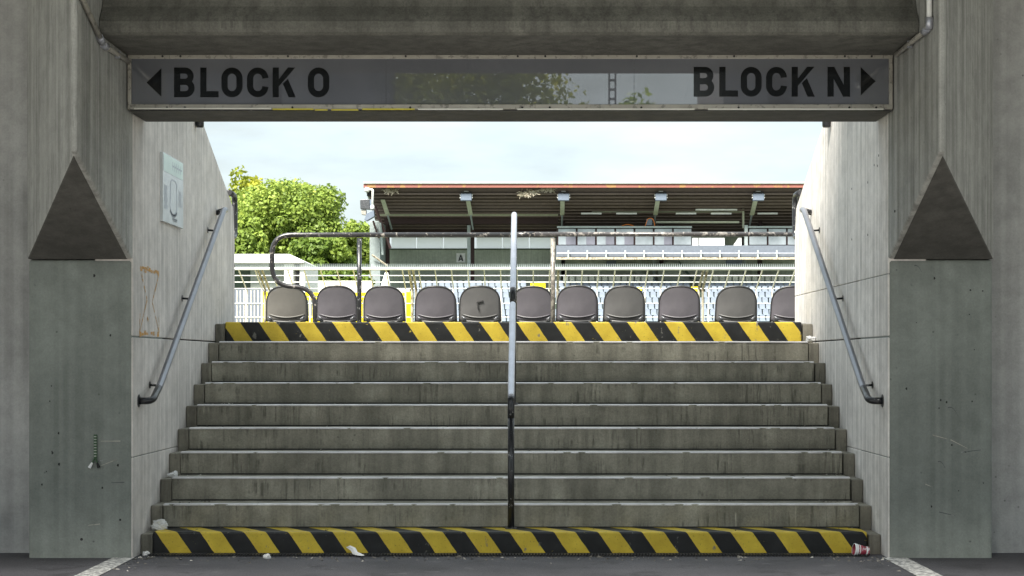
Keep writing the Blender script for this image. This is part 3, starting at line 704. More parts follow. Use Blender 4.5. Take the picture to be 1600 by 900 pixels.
protos = {m: seat_proto(M[m]) for m in ('seat', 'seat_pale', 'seat_olive')}
seats = [(447.5, 'seat_pale', 'pale grey plastic seat behind the bent end of the barrier', 2), (526, 'seat', 'grey plastic seat just left of the black barrier post', 0), (599.5, 'seat', 'grey plastic seat just right of the black barrier post', -1),
         (680.5, 'seat', 'grey plastic seat right of the yellow gate upright', 0), (750, 'seat_olive', 'grey plastic seat with a torn mark on its back', 1), (832, 'seat', 'grey plastic seat half hidden behind the centre handrail', 0),
         (902, 'seat', 'purplish grey plastic seat just right of the grey barrier post', -1), (976, 'seat_olive', 'greenish grey seat with a dark smudge, second right of the grey post', 1), (1062, 'seat', 'grey plastic seat just left of the leaning fence post', -2),
         (1151.5, 'seat_olive', 'grey plastic seat standing alone between the leaning fence post and the cut off seat', 0), (1238, 'seat', 'grey plastic seat cut off by the bright right wall', 1)]
used = set()
for px, m, lab, rot in seats:
    o = copy_tree(protos[m])
    o.location = (U(px, 0, 17).x, 17 + random.uniform(-.01, .01), 1.28 + random.uniform(-.004, .004)); o['label'] = lab; o.rotation_euler.z = math.radians(rot)
    if 'torn' in lab:
        b = MB(); 
        for p0, p1, w_ in (((-.03, .2), (.035, .215), .012), ((-.03, .2), (-.02, .14), .014)):
            dx, dz = p1[0] - p0[0], p1[1] - p0[1]; l_ = math.hypot(dx, dz); nx, nz_ = -dz / l_ * w_ / 2, dx / l_ * w_ / 2
            b.add([(p0[0] - nx, -.035, .49 + p0[1] - nz_), (p1[0] - nx, -.035, .49 + p1[1] - nz_), (p1[0] + nx, -.035, .49 + p1[1] + nz_), (p0[0] + nx, -.035, .49 + p0[1] + nz_),
                   (p0[0] - nx, -.01, .49 + p0[1] - nz_), (p1[0] - nx, -.01, .49 + p1[1] - nz_), (p1[0] + nx, -.01, .49 + p1[1] + nz_), (p0[0] + nx, -.01, .49 + p0[1] + nz_)], [(0, 1, 2, 3), (0, 4, 5, 1), (1, 5, 6, 2), (2, 6, 7, 3), (3, 7, 4, 0)])
        k = b.build('tear', M['dark']); k.parent = o

for o in protos.values():
    for ch in list(o.children): bpy.data.objects.remove(ch)
    bpy.data.objects.remove(o)

# ------------------------------------------------------------------ perimeter fence with its leaning top
FY, FT = 28.3, 27.52
fn = thing('perimeter_fence', 'white wire perimeter fence with a spiked top rail leaning inward', 'fence', (0, FY, 0))
zk, ztp = U(0, 451, FY).z, U(0, 420, FT).z
def fpt(x, s): return Vector((x, FY + (FT - FY) * s, zk + (ztp - zk) * s))
x0f, x1f = -6.2, 6.2
b = MB(); b.tube([fpt(x0f, 1), fpt(x1f, 1)], .027, 10); b.build('top_rail', M['white_steel'], fn, smooth=True)
for sv in (.0, .33, .66):
    b = MB(); b.tube([fpt(x0f, sv), fpt(x1f, sv)], .009, 6); b.build('wire', M['white_steel'], fn)
for zz in (zk - .26, zk - .5, zk - .9, zk - 1.4):
    b = MB(); b.tube([(x0f, FY, zz), (x1f, FY, zz)], .0095, 6); b.build('wire', M['white_steel'], fn)
posts = [U(417, 0, FY).x, U(647, 0, FY).x, U(868, 0, FY).x, U(1095, 0, FY).x]
for px in posts:
    for dx in (-.035, .035):
        b = MB(); b.tube([(px + dx, FY, 0), (px + dx, FY, zk), fpt(px + dx, 1.02)], .022, 8); b.build('post', M['post_rust'], fn)
i = 0; x = x0f
while x < x1f:
    if min(abs(x - p) for p in posts) > .08:
        b = MB(); b.tube([(x, FY, 0), (x, FY, zk), fpt(x, .99)], .012, 6); b.build('wire', M['rust_wire'], fn)
    x += .279
xg = posts[0] - .08
b = MB(); x = x0f
while x < xg: b.tube([(x, FY + .02, .1), (x, FY + .02, zk - .02)], .011, 5); x += .0615
b.build('gate_bars', M['rust_wire'], fn, kind='stuff')
b = MB(); x = x0f
while x < x1f:
    p = fpt(x, 1.0); b.tube([p + Vector((0, 0, .02)), p + Vector((0, -.01, .085))], [.009, .003], 4); x += .034
b.build('spikes', M['cladding'], fn, kind='stuff')
# yellow escape gate
yg = thing('yellow_gate', 'yellow framed gate set in the fence behind the first seats', 'gate', (U(530, 0, 28.6).x, 28.6, 0))
GY = 28.6; zt_ = U(0, 456, GY).z
for px0, px1 in ((411, 420), (634, 645)):
    b = MB(); b.box(U(px0, 0, GY).x, U(px1, 0, GY).x, GY - .04, GY + .04, 0, zt_); b.build('gate_post', M['yellow'], yg, .006)
gx0, gx1 = U(420.5, 0, GY).x, U(633.5, 0, GY).x
for py0, py1 in ((457, 462.5), (464.5, 469)):
    b = MB(); b.box(gx0, gx1, GY - .025, GY + .025, U(0, py1, GY).z, U(0, py0, GY).z); b.build('gate_rail', M['yellow'], yg, .004)
b = MB(); b.box(gx0, gx1, GY - .03, GY + .03, .3, U(0, 494, GY).z); b.build('kick_panel', M['yellow'], yg, .004)
for px in (478, 484, 489, 560, 566, 624, 629):
    x = U(px, 0, GY).x; b = MB(); b.box(x - .012, x + .012, GY - .012, GY + .012, U(0, 494, GY).z, U(0, 469, GY).z); b.build('gate_bar', M['yellow'], yg)

# ------------------------------------------------------------------ trees
def leaf_mat(name, dark, light, yellow):
    t = NT(name); a = t.n('ShaderNodeAttribute', attribute_name='tint')
    r = t.n('ShaderNodeValToRGB'); e = r.color_ramp.elements; e[0].color = (*dark, 1); e[1].color = (*yellow, 1); m_ = e.new(.55); m_.color = (*light, 1)
    t.l(a.outputs['Fac'], r.inputs[0]); m = t.done(r.outputs[0], .55, spec=.3)
    tr = t.n('ShaderNodeBsdfTranslucent'); t.l(r.outputs[0], tr.inputs[0]); mxs = t.n('ShaderNodeMixShader'); mxs.inputs[0].default_value = .35
    o = t.t.nodes['Material Output']; t.l(t.b.outputs[0], mxs.inputs[1]); t.l(tr.outputs[0], mxs.inputs[2]); t.l(mxs.outputs[0], o.inputs[0]); return m
M['leaf'] = leaf_mat('green_leaves', (.12, .18, .03), (.25, .34, .06), (.37, .43, .085))
M['leaf_y'] = leaf_mat('yellow_green_leaves', (.18, .22, .02), (.34, .37, .04), (.45, .43, .05))
M['leaf_d'] = leaf_mat('dark_green_leaves', (.07, .12, .02), (.13, .2, .03), (.2, .27, .04))
def tree(name, label, base, cz, rx, ry, rz, lobes, nl, ls, mat, seed, group=None, lobe_r=(.2, .34), trunk=True):
    r = np.random.default_rng(seed); t = thing(name, label, 'tree', base, group); bx, by, bz = base
    n = int(nl); P = []; N = []
    dirs = r.normal(size=(lobes, 3)); dirs /= np.linalg.norm(dirs, axis=1)[:, None]
    rad = r.uniform(.5, .86, lobes) ; cen = dirs * rad[:, None]; lr = r.uniform(*lobe_r, lobes)
    cen = np.vstack([cen, r.normal(0, .25, (lobes // 4, 3))]); lr = np.append(lr, np.full(lobes // 4, .36))
    k = r.choice(len(cen), n, p=lr ** 2 / (lr ** 2).sum()); dd = r.normal(size=(n, 3)); dd /= np.linalg.norm(dd, axis=1)[:, None]
    pos = cen[k] + dd * (lr[k] * r.uniform(.62, 1.08, n) ** .6)[:, None]
    pos += r.normal(0, .015, pos.shape)
    S = np.array([rx, ry, rz]); pos = pos * S + np.array([0, 0, cz])
    nn = dd * .75 + r.normal(0, .55, (n, 3)); nn[:, 2] += .25; nn /= np.linalg.norm(nn, axis=1)[:, None]
    ref = r.normal(size=(n, 3)); u = np.cross(nn, ref); u /= np.linalg.norm(u, axis=1)[:, None]; v = np.cross(nn, u)
    sz = ls * r.uniform(.55, 1.25, n); a = u * sz[:, None]; c = v * (sz * .62)[:, None]
    V = np.stack([pos - a, pos - c * .9 + a * .1, pos + a, pos + c], 1).reshape(-1, 3)
    me = bpy.data.meshes.new('crown'); me.vertices.add(len(V)); me.vertices.foreach_set('co', V.ravel().astype('f'))
    me.loops.add(n * 4); me.loops.foreach_set('vertex_index', np.arange(n * 4, dtype='i')); me.polygons.add(n); me.polygons.foreach_set('loop_start', np.arange(0, n * 4, 4, dtype='i'))
    lt = r.uniform(.1, .75, len(cen)); tint = np.clip(lt[k] + r.normal(0, .14, n), 0, 1)
    at = me.attributes.new('tint', 'FLOAT', 'FACE'); at.data.foreach_set('value', tint.astype('f')); me.update(calc_edges=True); me.materials.append(mat)
    o = bpy.data.objects.new('crown', me); C.objects.link(o); o.parent = t
    if trunk:
        b = MB(); h = cz; w = max(rx, rz) * .075; b.tube([(bx, by, bz - .1), (bx + .03 * h, by, bz + h * .45), (bx - .02 * h, by, bz + h)], [w, w * .75, w * .4], 9); b.build('trunk', M['bark'], t, smooth=True)
        for q in range(5):
            cc = cen[q] * S * .8 + np.array([bx, by, bz + cz]); s0 = Vector((bx + .02 * h, by, bz + h * (.5 + .08 * q)))
            b = MB(); b.tube([s0, s0.lerp(Vector(cc), .5) + Vector((0, 0, -.2)), Vector(cc)], [w * .45, w * .3, w * .1], 6); b.build('limb', M['bark'], t, smooth=True)
    return t
TY = 125.
def gp(px, Y): return (U(px, 0, Y).x, Y, -.05)
zc = lambda py, Y: U(0, py, Y).z + .05
tree('leafy_tree', 'broad round green tree beyond the white kiosk', gp(452, TY), zc(355, TY), 99 * TY / F, 4.5, 84 * TY / F, 120, 52000, .165, M['leaf'], 11, lobe_r=(.16, .3))
tree('leafy_tree', 'yellowish tree peeping over the left side of the round green tree', gp(388, TY + 8), zc(340, TY + 8), 42 * 133 / F, 2.6, 76 * 133 / F, 50, 9000, .22, M['leaf_y'], 12)
tree('leafy_tree', 'small bushy tree beside the left end of the grandstand', gp(553, TY + 4), zc(390, TY + 4), 36 * 129 / F, 2.2, 50 * 129 / F, 40, 8000, .2, M['leaf'], 13)
tree('leafy_tree', 'dark green tree standing low in front of the round green tree', gp(505, TY - 8), zc(406, TY - 8), 62 * 117 / F, 2.4, 42 * 117 / F, 45, 10000, .19, M['leaf_d'], 14)
tree('leafy_tree', 'green tree at the far left behind the white kiosk roof', gp(372, TY - 6), zc(400, TY - 6), 50 * 119 / F, 2.4, 62 * 119 / F, 45, 10000, .2, M['leaf'], 15)
tree('hedge_bush', 'low dark hedge behind the grey wall left of the grandstand', gp(525, 104), zc(440, 104), 75 * 104 / F, 1.2, 22 * 104 / F, 50, 6000, .17, M['leaf_d'], 16, trunk=False)
# trees behind the camera, mirrored in the sign glass
for i, (x, y, h, rx) in enumerate(((-12, -42, 17, 5), (-6, -41, 18, 4.8), (-1.5, -43, 17, 4.2), (4.5, -42, 11.4, 3.6), (9, -44, 11.8, 4), (14, -42, 16, 4.5))):
    side = ('tall tree', 'low tree')[h < 12]
    tree('roadside_tree', ['tall tree at the left of the row mirrored in the sign', 'tallest tree mirrored in the sign', 'tall tree mirrored in the sign beside the sky', 'low tree mirrored in the sign below the lattice mast', 'low tree mirrored in the sign beside the letter B', 'tall tree at the right of the row mirrored in the sign'][i], (x, y, -.05), h * .6, rx, rx, h * .42, 60, 16000, .15, M['leaf' if i in (3, 4) else 'leaf_y'], 30 + i, 'trees mirrored in the sign glass')
ms = thing('lattice_mast', 'slim lattice mast mirrored in the sign glass', 'mast', (3.1, -35, 0))
for dx in (-.11, .11):
    b = MB(); b.box(3.1 + dx - .03, 3.1 + dx + .03, -35.05, -34.95, -.05, 13.5); b.build('upright', M['galv_dark'], ms)
for k in range(40):
    b = MB(); b.box(3.02, 3.18, -35.03, -34.97, .3 + k * .33, .38 + k * .33); b.build('rung', M['galv_dark'], ms)

# ------------------------------------------------------------------ white kiosk and grey wall on the left
KY = 80.
ki = thing('white_kiosk', 'white flat roofed kiosk at the left beneath the trees', 'building', (U(420, 0, KY).x, KY, 0))
kx = lambda px: U(px, 0, KY).x; kz = lambda py: U(0, py, KY).z
b = MB(); b.prism_y([(kx(300), kz(411)), (kx(475), kz(411)), (kx(475), kz(408)), (kx(452), kz(397)), (kx(300), kz(397))], KY, KY + 6); b.build('roof', M['white'], ki, .02)
b = MB(); b.box(kx(300), kx(385), KY + 1.2, KY + 5.5, 0, kz(411) - .004); b.build('wall', M['tier'], ki)
b = MB(); b.box(kx(386), kx(442), KY + 1.0, KY + 5.5, 0, kz(411) - .004); b.build('wall', M['white_shade'], ki)
b = MB(); b.box(kx(443), kx(457), KY + .2, KY + 5.4, 0, kz(411) - .004); b.build('column', M['white'], ki, .02)
b = MB(); b.box(kx(457.5), kx(466), KY + 1.4, KY + 5.4, 0, kz(411) - .004); b.build('window', M['win2'], ki)
b = MB(); b.box(kx(466.5), kx(475), KY + .4, KY + 5.4, 0, kz(411) - .004); b.build('column', M['white'], ki, .02)
b = MB(); b.box(kx(360), kx(440), KY - 2, KY - 1.7, 0, kz(455)); b.build('counter', M['parapet'], ki)
b = MB(); b.box(U(470, 0, 95).x, U(640, 0, 95).x, 95, 95.4, -.05, U(0, 452, 95).z); b.box(U(470, 0, 95).x, U(580, 0, 95).x, 95.5, 95.8, -.05, U(0, 438, 95).z)
tag(b.build('low_wall', M['wall_l'], None, .03), 'low grey concrete wall left of the grandstand', 'wall')
co = thing('folded_parasol', 'folded white parasol with a dark tip beside the grandstand', 'parasol', (U(604, 0, 92).x, 92, 0))
p = U(604, 426, 92); b = MB(); b.tube([(p.x - .1, 92, U(0, 449, 92).z - 1.0), (p.x - .05, 92, U(0, 449, 92).z), (p.x, 92, p.z)], [.34, .3, .09], 10); b.build('cover', M['white'], co, smooth=True)
b = MB(); b.tube([(p.x, 92, p.z), (p.x, 92, p.z + .16)], [.09, .03], 8); b.build('tip', M['dark'], co)
b = MB(); b.tube([(p.x - .1, 92, 0), (p.x - .1, 92, 2.6)], .04, 8); b.build('pole', M['galv'], co)

# ------------------------------------------------------------------ opposite grandstand
RY, WY = 103., 112.                                     # roof edge and back wall
gs = thing('grandstand', 'grandstand opposite with a brown roof, glazed boxes and pale seats', 'grandstand', (6, 108, 0))
xL, xR = U(568, 0, RY).x, U(1420, 0, RY).x
zR0, zR1 = U(0, 293, RY).z, U(0, 287, RY).z
zB = U(0, 364, WY).z                                    # soffit where it meets the back wall
b = MB(); b.box(xL, xR, RY, RY + .25, zR0, zR1); b.build('fascia', M['fascia'], gs)
b = MB(); b.prism_x([(RY - .1, zR1 + .01), (RY - .1, zR1 + .12), (WY + .6, zB + .55), (WY + .6, zB + .42)], xL, xR); b.build('roof', M['roof_top'], gs)
b = MB(); n = 17                                        # corrugated soffit, ridges along the stand
prof = []
for k in range(n * 2 + 1):
    s_ = k / (n * 2); prof.append((RY + .26 + (WY - RY - .26) * s_, zR0 + .12 + (zB - zR0 - .12) * s_ - (.24 if k % 2 else 0)))
vs = [(xL + .2, y, z) for y, z in prof] + [(xR, y, z) for y, z in prof]; m_ = len(prof)
b.add(vs, [(i, i + 1, m_ + i + 1, m_ + i) for i in range(m_ - 1)]); b.build('corrugated_soffit', M['roof_under'], gs)
for k in range(1, 15):
    s_ = k / 15; y = RY + .26 + (WY - RY - .26) * s_; z = zR0 + .12 + (zB - zR0 - .12) * s_ - .27
    b = MB(); b.box(xL + .3, xR, y - .05, y + .05, z - .07, z + .03); b.build('rib_line', M['rib_line'], gs)  # lighter bars added so the soffit ridges show as lit lines
for py, Y, h, w0, w1, mat in ((323, 107, .07, 590, 874, 'pipe'), (328, 107.4, .07, 590, 874, 'pipe'), (334, 107.8, .14, 592, 872, 'pipe'), (340, 108.3, .42, 600, 872, 'roof_band')):
    z = U(0, py, Y).z; b = MB(); b.box(U(w0, 0, Y).x, U(w1, 0, Y).x, Y, Y + .1, z - h, z + h * .3); b.build('beam' if mat == 'roof_band' else 'pipe', M[mat], gs)
# back wall and translucent strip
wx0, wx1 = U(608, 0, WY).x, U(866, 0, WY).x; zs0, zs1 = U(0, 389, WY).z, U(0, 369, WY).z
b = MB(); b.box(U(590, 0, WY).x, wx1, WY, WY + .4, 0, zs0); b.build('back_wall', M['backwall'], gs)
b = MB(); b.box(wx1 + .002, xR + 1, WY, WY + .4, 0, zB + .3); b.build('back_wall', M['backwall'], gs)
b = MB(); b.box(U(590, 0, WY).x, wx1, WY, WY + .4, zs1, zB + .3); b.build('back_wall', M['backwall'], gs)
for q, xs_ in enumerate(((611, 651, 693, 731), (744, 785, 827, 864))):
    for a, c in zip(xs_[:-1], xs_[1:]):
        b = MB(); b.box(U(a + .7, 0, WY).x, U(c - .7, 0, WY).x, WY - .06, WY - .03, U(0, 388, WY).z, U(0, 371, WY).z); b.build('window', M['strip_glass'], gs)
b = MB(); b.box(U(606, 0, WY).x, U(868, 0, WY).x, WY - .16, WY - .01, U(0, 390, WY).z, U(0, 388.3, WY).z); b.build('sill', M['tier'], gs)
b = MB(); b.box(U(600, 0, WY).x, U(872, 0, WY).x, WY - 1.4, WY - 1.2, U(0, 371, WY - 1.3).z, U(0, 352, WY - 1.3).z); b.build('lintel', M['roof_band'], gs)
# columns
for px in (605, 738, 880, 1034, 1188):
    Y = 109; b = MB(); b.box(U(px - 3, 0, Y).x, U(px + 3, 0, Y).x, Y, Y + .5, 0, U(0, 345, Y).z); b.build('column', M['roof_band'], gs)
for px in (732.5,):
    Y = 108.2; b = MB(); b.box(U(px - 2.6, 0, Y).x, U(px + 2.6, 0, Y).x, Y, Y + .25, 0, U(0, 352, Y).z); b.build('column', M['cladding'], gs)
# roof struts: pale inclined members under the roof
for px, lean in ((598, 14), (731, 8), (879, -1), (1028, -7), (1181, -11)):
    p0, p1 = U(px, 312, 104.5), U(px + lean * .55, 336, 106.2); b = MB(); dx = .14
    b.add([(p0.x - dx, p0.y, p0.z), (p0.x + dx, p0.y, p0.z), (p1.x + dx, p1.y, p1.z), (p1.x - dx, p1.y, p1.z), (p0.x - dx, p0.y + .25, p0.z), (p0.x + dx, p0.y + .25, p0.z), (p1.x + dx, p1.y + .25, p1.z), (p1.x - dx, p1.y + .25, p1.z)],
          [(0, 1, 2, 3), (4, 5, 6, 7), (0, 1, 5, 4), (1, 2, 6, 5), (2, 3, 7, 6), (3, 0, 4, 7)]); b.build('strut', M['pipe'], gs)
    q = U(px + lean, 358, 108); b = MB(); b.tube([p1 + Vector((0, .1, 0)), q], .06, 6); b.build('brace', M['cladding'], gs)
# left gable: pale corrugated cladding and brown braces
Y = 105.
b = MB(); a, c = U(578, 0, Y).x, U(594, 0, Y).x
k = 9
for i in range(k):
    xx = a + (c - a) * i / k; b.box(xx, xx + (c - a) / k * .55, Y - .04, Y + .02, 0, U(0, 346, Y).z)
b.box(a, c, Y + .03, Y + 6.5, 0, U(0, 345, Y).z); b.build('gable_cladding', M['cladding'], gs)
for (x0, y0, x1, y1, m, r_) in ((586, 322, 610, 388, 'roof_band', .1), (581, 398, 606, 416, 'post_rust', .07), (594, 348, 598, 398, 'cladding', .08), (583, 345, 592, 372, 'roof_band', .07)):
    b = MB(); b.tube([U(x0, y0, 104.6), U(x1, y1, 104.8)], r_, 6); b.build('brace', M[m], gs)
# glazed boxes
BX = 105.5
bz0, bz1 = U(0, 383, BX).z, U(0, 356, BX).z
def glazed(x0, x1, step):
    b = MB(); b.box(U(x0, 0, BX).x, U(x1, 0, BX).x, BX + .25, BX + 3, bz0 - .3, bz1); b.build('box_room', M['roof_band'], gs)
    b = MB(); b.box(U(x0, 0, BX).x, U(x1, 0, BX).x, BX - .1, BX + .24, bz1 + .002, bz1 + .1); b.build('eave', M['cladding'], gs)
    x = x0 + 2
    while x + step - 3 <= x1 + 1:
        fr_ = MB(); fr_.box(U(x - 1.2, 0, BX).x, U(x + step - 1.8, 0, BX).x, BX + .12, BX + .24, bz0, bz1 - .02); w = fr_.build('window', M['roof_band'], gs)
        sp = random.uniform(.42, .58); xa, xb = x, x + step - 3; xm = xa + (xb - xa) * sp
        for (p, q, mm) in ((xa, xm, 'win'), (xm, xb, random.choice(('win2', 'win2', 'win')))):
            b = MB(); b.box(U(p, 0, BX).x, U(q, 0, BX).x, BX + .04, BX + .11, bz0 + .03, U(0, 363.5, BX).z); b.build('pane', M[mm], w)
        b = MB(); b.box(U(xa, 0, BX).x, U(xb, 0, BX).x, BX + .03, BX + .11, U(0, 362.5, BX).z, bz1 - .06); b.build('pane', M['win'], w)
        x += step
glazed(870.5, 1081, 30.1); glazed(1169, 1290, 30.1)
for a, c in ((1082, 1092), (1093, 1133)):
    b = MB(); b.box(U(a, 0, BX).x, U(c - .5, 0, BX).x, BX + .1, BX + .3, U(0, 386.5, BX).z, U(0, 371.5, BX).z); b.build('white_panel', M['translucent'], gs)
b = MB(); b.prism_y([(U(1144, 0, BX).x, U(0, 386.5, BX).z), (U(1159, 0, BX).x, U(0, 386.5, BX).z), (U(1159, 0, BX).x, U(0, 371.5, BX).z), (U(1154, 0, BX).x, U(0, 371.5, BX).z)], BX + .1, BX + .3); b.build('white_panel', M['translucent'], gs)
b = MB(); b.box(U(1163, 0, BX).x, U(1168, 0, BX).x, BX - .15, BX + .2, U(0, 384, BX).z, U(0, 352, BX).z); b.build('column', M['cladding'], gs)
# balcony slab and railings
b = MB(); b.box(U(869, 0, 104.8).x, xR, 104.8, 105.45, U(0, 404, 104.8).z, U(0, 383.5, 104.8).z); b.build('parapet', M['parapet'], gs)
b = MB(); b.box(U(869, 0, 104.5).x, xR, 104.5, 104.78, U(0, 405.5, 104.5).z, U(0, 402, 104.5).z); b.build('ledge', M['post_rust'], gs)
b = MB(); b.tube([U(870, 396, 104.6), U(1290, 396, 104.6)], .05, 6); b.build('handrail', M['galv'], gs)
for k in range(15):
    px = 888 + 29.6 * k; b = MB(); p, q = U(px, 391, 104.65), U(px, 404, 104.65); b.box(p.x - .05, p.x + .05, 104.58, 104.7, q.z, p.z); b.build('baluster', M['cladding'], gs)
for px0, px1, py in ((908, 940, 333.5), (963, 995, 333.5), (1056, 1088, 333.5), (1111, 1143, 333.5), (1184, 1215, 333.5), (1087, 1152, 327.5)):
    Y = 106.5; b = MB(); b.box(U(px0, 0, Y).x, U(px1, 0, Y).x, Y, Y + .15, U(0, py + 1.3, Y).z, U(0, py - 1.2, Y).z); b.build('strip_light', M['translucent'], gs)
for px0, px1, py, h_ in ((1030, 1162, 323.8, 1.4), (925, 1160, 331, .5), (1025, 1155, 347, 1.6)):
    Y = 106.9; b = MB(); b.box(U(px0, 0, Y).x, U(px1, 0, Y).x, Y, Y + .15, U(0, py + h_, Y).z, U(0, py - h_, Y).z); b.build('beam', M['pipe'], gs)
b = MB(); b.box(U(1160, 0, 106.9).x, U(1163, 0, 106.9).x, 106.9, 107.1, U(0, 356, 106.9).z, U(0, 323, 106.9).z); b.build('beam', M['pipe'], gs)
b = MB(); b.tube(arc_path([U(972, 353, 105.6), U(980, 350, 105.6), U(990, 353, 105.6)], .3), .028, 5); b.tube(arc_path([U(1008, 354, 105.6), U(1012, 341, 105.6), U(1020, 341, 105.6), U(1023, 350, 105.6), U(1023, 356, 105.6)], .25), .028, 5); b.build('cable', M['orange_cable'], gs)
b = MB(); b.box(U(1010, 0, 105.6).x, U(1019, 0, 105.6).x, 105.6, 106, U(0, 352, 105.6).z, U(0, 342, 105.6).z); b.build('loudspeaker', M['flood'], gs)
# concourse under the boxes
b = MB(); b.box(U(868, 0, 110).x, xR, 110, 110.3, 0, U(0, 402, 110).z); b.build('concourse_wall', M['backwall'], gs)
for px0, px1, y0, y1, m in ((948, 963, 407, 415, 'flood'), (1135, 1160, 405, 414, 'flood'), (993, 1002, 405, 440, 'white_shade'), (1020, 1024, 405, 440, 'cladding'), (1162, 1165, 404, 445, 'cladding'), (877, 882, 405, 450, 'cladding')):
    Y = 109; b = MB(); b.box(U(px0, 0, Y).x, U(px1, 0, Y).x, Y, Y + .4, U(0, y1, Y).z, U(0, y0, Y).z); b.build('wall_fixture', M[m], gs)
Y = 108.6; b = MB(); b.prism_y([(U(1028, 0, Y).x, 0), (U(1080, 0, Y).x, 0), (U(1079, 0, Y).x, U(0, 440, Y).z), (U(1057, 0, Y).x, U(0, 411, Y).z), (U(1045, 0, Y).x, U(0, 408, Y).z), (U(1028, 0, Y).x, U(0, 414, Y).z)], Y, Y + .3); b.build('stair_wall', M['white_shade'], gs)
b = MB(); b.add([(U(1060, 0, 108.4).x, 108.4, U(0, 408, 108.4).z), (U(1062, 0, 108.4).x, 108.4, U(0, 408, 108.4).z), (U(1084, 0, 108.4).x, 108.4, U(0, 436, 108.4).z), (U(1078, 0, 108.4).x, 108.4, U(0, 436, 108.4).z),
       (U(1060, 0, 108.4).x, 108.55, U(0, 408, 108.4).z), (U(1062, 0, 108.4).x, 108.55, U(0, 408, 108.4).z), (U(1084, 0, 108.4).x, 108.55, U(0, 436, 108.4).z), (U(1078, 0, 108.4).x, 108.55, U(0, 436, 108.4).z)],
      [(0, 1, 2, 3), (4, 5, 6, 7), (0, 1, 5, 4), (1, 2, 6, 5), (2, 3, 7, 6), (3, 0, 4, 7)]); b.build('stair_rail', M['tier'], gs)
for px0, px1, py0, py1, Y in ((829, 852, 442.5, 456, 104.5), (1080, 1092, 448, 455, 105), (857, 864, 464, 512, 99.2), (993, 1003, 449, 454, 105)):
    b = MB(); b.box(U(px0, 0, Y).x, U(px1, 0, Y).x, Y, Y + .15, U(0, py1, Y).z, U(0, py0, Y).z); b.build('yellow_board', M['yellow'], gs)
# tiers and seats: six rows that can be seen, seats as parts up to three hundred
NR = 7; SW = .412
def rowp(k): return 99.4 + k * 1.0, 3.42 + k * .405     # tier edge y and floor z
b = MB()
for k in range(NR):
    y, z = rowp(k); b.box(U(645, 0, 105).x - .3, xR, y, y + 1.0 if k < NR - 1 else 110, -.05 if k == 0 else z - .6, z)
b.build('tiers', M['tier'], gs)
sm_ = MB(); sm_.v = []; 
prof = [(.0, .42), (.03, .40), (.36, .38), (.40, .42), (.46, .74), (.45, .8), (.42, .8), (.36, .46), (.05, .46)]
hw_ = .178
sm_.prism_x(prof, -hw_, hw_)
for i, (x, y, z) in enumerate(sm_.v):
    if z > .78: sm_.v[i] = (x * .72, y, z)
sproto = sm_.build('seat', M['far_seat']); sproto.parent = gs; smesh = sproto.data; first = True; cnt = 0; rest = MB()
gap = [(824, 866), (652 - 6, 650)]
for k in range(NR):
    y, z = rowp(k); x = U(648, 0, y + .5).x + .1
    while x < U(1262, 0, y).x:
        px = VX + (x - CX) * F / (y + .4)
        aisle = 826 < px < 866 or 1076 < px < 1098 and k > 3
        if not aisle:
            loc = Vector((x + random.uniform(-.01, .01), y + .35, z))
            if cnt < 300:
                o = sproto if first else sproto.copy()
                if not first: C.objects.link(o)
                first = False; o.parent = gs; o.location = loc - gs.location; cnt += 1
            else: rest.add([Vector(v) + loc for v in sm_.v], sm_.f)
        x += SW
rest.build('seat_block', M['far_seat'], gs, kind='stuff')
# a row of folded seats below the boxes
Y = 107.2
for k in range(36):
    px = 880 + k * 10.2
    if 1022 < px < 1086 or px > 1262: continue
    b = MB(); b.box(U(px, 0, Y).x, U(px + 8.2, 0, Y).x, Y, Y + .1, U(0, 440, Y).z, U(0, 430, Y).z); b.build('folded_seat', M['white_shade'], gs, .05)
# section sign and floodlights
sA = thing('section_sign', 'white square sign with a black letter A on the grandstand wall', 'sign', U(720, 403, WY - .1))
b = MB(); p, q = U(713, 410, WY - .1), U(727, 395.5, WY - .1); b.box(p.x, q.x, WY - .1, WY - .02, p.z, q.z); b.build('plate', M['sign_white'], sA)
letter('A', 716, 724, 398, 408, WY - .12, sA, M['letter'], 2.1)
fl0 = None
labs = ['floodlight under the roof edge above the section sign', 'floodlight under the roof edge above the left end of the glazed boxes', 'floodlight under the roof edge above the orange cable', 'floodlight under the roof edge nearest the right wall']
for i, px in enumerate((728.5, 880.5, 1032.5, 1184.5)):
    if fl0 is None:
        fl0 = thing('floodlight', labs[0], 'floodlight', U(px, 300, 103.6), 'floodlights under the grandstand roof'); o = fl0; c = U(px, 0, 103.6).x; zz = lambda py: U(0, py, 103.6).z
        b = MB(); b.box(c - .14, c + .14, 103.5, 103.8, zz(299.5), zz(292.5)); b.build('mount', M['white'], fl0)
        b = MB(); b.box(c - .36, c + .36, 103.35, 103.75, zz(314), zz(303)); b.build('housing', M['flood'], fl0, .04)
        b = MB(); b.box(c - .34, c + .34, 103.4, 103.8, zz(302.8), zz(299.8)); b.build('visor', M['dark'], fl0)
        for s_ in (-1, 1):
            for py in (305, 309):
                b = MB(); b.box(c + s_ * .38 - .03, c + s_ * .38 + .03, 103.45, 103.6, zz(py + 1), zz(py - 1)); b.build('clamp', M['white'], fl0)
    else:
        o = copy_tree(fl0); o.location = U(px, 300, 103.6); o['label'] = labs[i]
fe = thing('floodlight', 'cluster of dark floodlights with a white bent arm on the left roof end', 'floodlight', U(574, 320, 103.2))
def qbox(pts, Y, d, name, m):
    b = MB(); b.prism_y([(U(x, 0, Y).x, U(0, y, Y).z) for x, y in pts], Y, Y + d); b.build(name, M[m], fe, .02)
qbox([(563, 326), (578, 327), (577, 311), (562.5, 312)], 103, .5, 'housing', 'galv_dark')
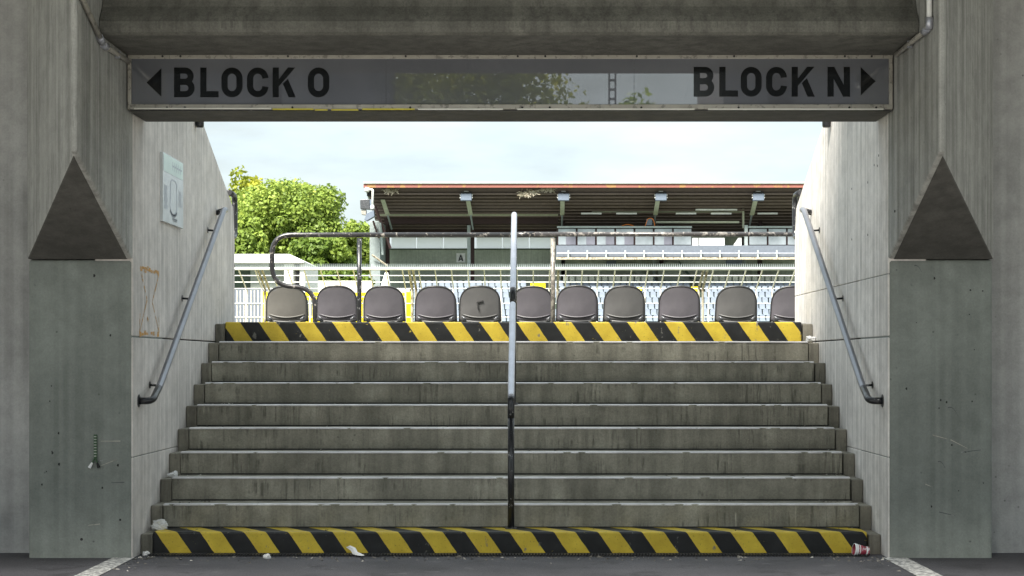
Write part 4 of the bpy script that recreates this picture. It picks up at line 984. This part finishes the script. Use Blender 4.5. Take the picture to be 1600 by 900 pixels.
qbox([(578.3, 327), (583, 327), (583, 313), (577.5, 311)], 103.02, .5, 'bracket', 'flood')
qbox([(569, 343), (573, 345), (585, 338), (584, 328), (573, 333)], 102.9, .5, 'housing', 'flood')
qbox([(565, 335), (572, 336), (572, 327.5), (564, 327.5)], 103.1, .4, 'bracket', 'alu')
qbox([(573, 306), (581, 306), (579, 300), (574, 300)], 103.2, .4, 'yoke', 'dark')
b = MB(); b.tube(arc_path([U(571, 296, 103), U(580, 296, 103), U(582.5, 297, 103), U(582, 325, 103)], .12), .075, 7); b.tube([U(570.5, 296, 103), U(577, 297, 103)], [.16, .14], 8); b.tube([U(582, 321, 102.98), U(582, 327, 102.98)], [.1, .15], 8); b.build('arm', M['white'], fe, smooth=True)

# ------------------------------------------------------------------ grit along the foot of the stairs and on the steps
b = MB(); r_ = random.Random(5)
for i in range(420):
    if i < 200: x, y, z = r_.uniform(-2.5, 2.5), 11.2 - abs(r_.gauss(0, .12)) - .07, .001
    elif i < 260: x, y, z = r_.choice((-1, 1)) * (2.57 - abs(r_.gauss(0, .12))), 11.1 - abs(r_.gauss(0, .3)), .001
    else:
        k = r_.randint(1, 6); x, y, z = r_.uniform(-2.45, 2.45), step_y(k) + r_.uniform(.06, .28), step_z(k) - .002
        if r_.random() < .4: x = r_.choice((-1, 1)) * r_.uniform(2.2, 2.48)
    q = r_.uniform(.004, .011) * (1.8 if r_.random() < .06 else 1); p = [Vector((x + r_.uniform(-q, q), y + r_.uniform(-q, q), z + h * q * .9)) for h in (0, 0, 0, 1)]
    p[0].x -= q; p[1].x += q; p[2].y += q; b.add(p, [(0, 1, 3), (1, 2, 3), (2, 0, 3), (0, 2, 1)])
b.build('grit', M['grit'], None, kind='stuff')
b = MB()
for x0, x1, py in ((600, 620, 298), (813, 824, 303), (824, 838, 300), (846, 866, 296)):
    for i in range(46):
        p = U(r_.uniform(x0, x1), py + r_.uniform(-2.2, 2.6), 103.35); d_ = Vector((r_.gauss(0, .2), r_.gauss(0, .05), r_.gauss(0, .12))); b.tube([p - d_, p + d_], .02, 3)
b.build('twig_nests', M['post_rust'], gs, kind='stuff')
